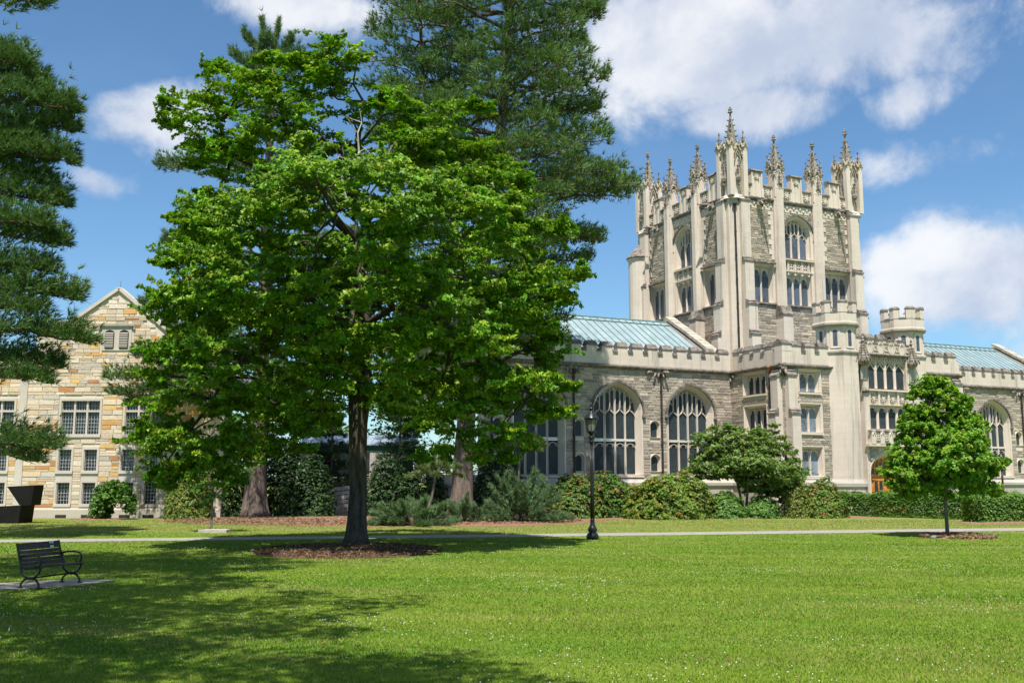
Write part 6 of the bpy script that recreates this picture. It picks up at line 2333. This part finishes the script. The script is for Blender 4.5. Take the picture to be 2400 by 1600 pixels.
# ---- loose bark chips over the mulch
def chips(name, label, parts, size, col):
    P = []
    for cx, cy, rx, ry, n_ in parts:
        a_ = NR.random(n_) * 6.283
        r_ = np.sqrt(NR.random(n_)) * 1.04
        P.append(np.stack([cx + rx * r_ * np.cos(a_), cy + ry * r_ * np.sin(a_), 0.05 + 0.09 * np.clip(1 - r_, 0, 1) + NR.uniform(0, 0.03, n_)], 1))
    P = np.concatenate(P)
    N = np.array([0, 0, 1.0]) + NR.normal(size=P.shape) * 0.5
    o_ = ob(name, leaves(name, P, N, NR.uniform(size[0], size[1], len(P)), tint(len(P), col, 0.5, (0.27, 0.20, 0.135), 0.2), T_LEAF, GRASSM), None)
    tag(o_, label, 'mulch', kind='stuff')


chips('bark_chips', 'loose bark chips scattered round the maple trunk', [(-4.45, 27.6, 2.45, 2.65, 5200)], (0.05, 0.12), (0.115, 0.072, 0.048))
chips('bark_chips', 'loose pine straw and chips under the tall pines', [(-6.5, 48.0, 9.5, 5.0, 9000), (15.1, 34.3, 1.2, 1.15, 1300)], (0.08, 0.2), (0.23, 0.15, 0.10))

# ---- grass blades and clover on the nearer lawn
def lawn_noise(x, y, s, seed):
    return 0.5 + 0.25 * (np.sin(x * s + seed) * np.cos(y * s * 1.3 - seed) + np.sin(x * s * 2.3 + y * s * 1.1 + seed * 2) * 0.6 + np.cos(x * s * 0.6 - y * s * 2.1 + seed) * 0.4)


def scatter(n, y0, y1, p):
    """points over the seen wedge of lawn, denser towards the viewer"""
    u = NR.random(n)
    y = (y0 ** p + u * (y1 ** p - y0 ** p)) ** (1 / p)
    x = NR.uniform(-1, 1, n) * (0.5 * y + 3.5)
    return x, y


def clear_of_beds(x, y):
    k = ((x + 4.45) / 2.55) ** 2 + ((y - 27.6) / 2.75) ** 2 > 1
    k &= ((x - 15.1) / 1.28) ** 2 + ((y - 34.3) / 1.25) ** 2 > 1
    pad = np.array([(-10.8, 17.45)] + [tuple(gnd(*p)[:2]) for p in ((0, 1382), (97, 1379), (200, 1370), (272, 1361), (183, 1358), (66, 1364))] + [(-10.8, 18.6)])
    k &= ~inside(pad, np.stack([x, y], 1))
    ne = 33.35 + 0.195 * (x + 6.0) + 0.0008 * (x + 6) ** 2
    k &= (y < ne) | (y > ne + 2.0 + 0.012 * (x + 15))
    return k


x, y = scatter(370000, 8.6, 34.0, -0.2)
x2, y2 = scatter(70000, 34.0, 50.0, 1.0)
x, y = np.concatenate([x, x2]), np.concatenate([y, y2])
k = clear_of_beds(x, y)
x, y = x[k], y[k]
n = len(x)
hgt = NR.uniform(0.014, 0.031, n) * (0.8 + 0.6 * lawn_noise(x, y, 0.7, 1.0))
wd = 0.0055 * (y / 10) ** 0.8
a = NR.random(n) * 6.283
ln_ = NR.normal(size=(n, 2)) * 0.5
sxv, syv = np.cos(a) * wd, np.sin(a) * wd
V = np.stack([np.stack([x - sxv, y - syv, np.zeros(n)], 1), np.stack([x + sxv, y + syv, np.zeros(n)], 1), np.stack([x + ln_[:, 0] * hgt, y + ln_[:, 1] * hgt, hgt], 1)], 1)
f1 = lawn_noise(x * 0.45, y * 1.2, 0.6, 2.0) * 0.5 + lawn_noise(x * 0.5, y * 1.5, 1.9, 5.0) * 0.35 + lawn_noise(x * 0.6, y * 1.6, 5.1, 1.0) * 0.2
cA, cB, cC = np.array((0.098, 0.212, 0.012)), np.array((0.225, 0.295, 0.03)), np.array((0.35, 0.30, 0.105))
cols = cA + (cB - cA) * np.clip((f1 - 0.32) * 2.6, 0, 1)[:, None]
dry = (NR.random(n) < 0.10 + 0.7 * np.clip((lawn_noise(x * 0.5, y * 1.3, 0.7, 9.0) * 0.6 + lawn_noise(x * 0.5, y * 1.5, 2.3, 2.0) * 0.4 - 0.5) * 2.6, 0, 1))
cols[dry] = cC
mow = 0.5 + 0.5 * np.sin((y + 0.12 * x) * 3.1 + 2.0 * lawn_noise(x, y, 0.3, 3.0))
cols *= (0.9 + 0.18 * mow)[:, None]
farm = np.clip((y - 35) / 4, 0, 1) * NR.random(n)
cols += (cC * 1.0 - cols) * (farm * 0.5)[:, None]
cols *= NR.uniform(0.62, 1.32, (n, 1))
g = ob('grass', raw_mesh('grass', V.reshape(-1, 3), 3, cols, GRASSM), None)
tag(g, 'short mown lawn grass between the viewer and the path', 'grass', kind='stuff')

x, y = scatter(13000, 9.0, 33.0, 1.2)
k = clear_of_beds(x, y) & (NR.random(len(x)) < np.clip((lawn_noise(x, y, 0.55, 4.0) * 0.6 + lawn_noise(x, y, 1.7, 8.0) * 0.4 - 0.50) * 3.6, 0.02, 1))
x, y = x[k], y[k]
n = len(x)
o8 = np.array([(1, 0, 0), (0, 1, 0), (-1, 0, 0), (0, -1, 0), (0, 0, 1), (0, 0, -0.7)], float)
fc = [(0, 1, 4), (1, 2, 4), (2, 3, 4), (3, 0, 4), (1, 0, 5), (2, 1, 5), (3, 2, 5), (0, 3, 5)]
tri = o8[np.array(fc)].reshape(-1, 3)
rr_ = NR.uniform(0.006, 0.011, n)
c0 = np.stack([x, y, NR.uniform(0.03, 0.06, n)], 1)
V = c0[:, None, :] + rr_[:, None, None] * tri[None]
cl = ob('clover_flowers', raw_mesh('clover_flowers', V.reshape(-1, 3), 3, np.repeat(NR.uniform(0.55, 0.8, (n, 1)) * np.array([[1, 1, 0.92]]), 8, 0), LEAF_S), None)
tag(cl, 'small white clover heads dotted over the lawn', 'clover', kind='stuff')
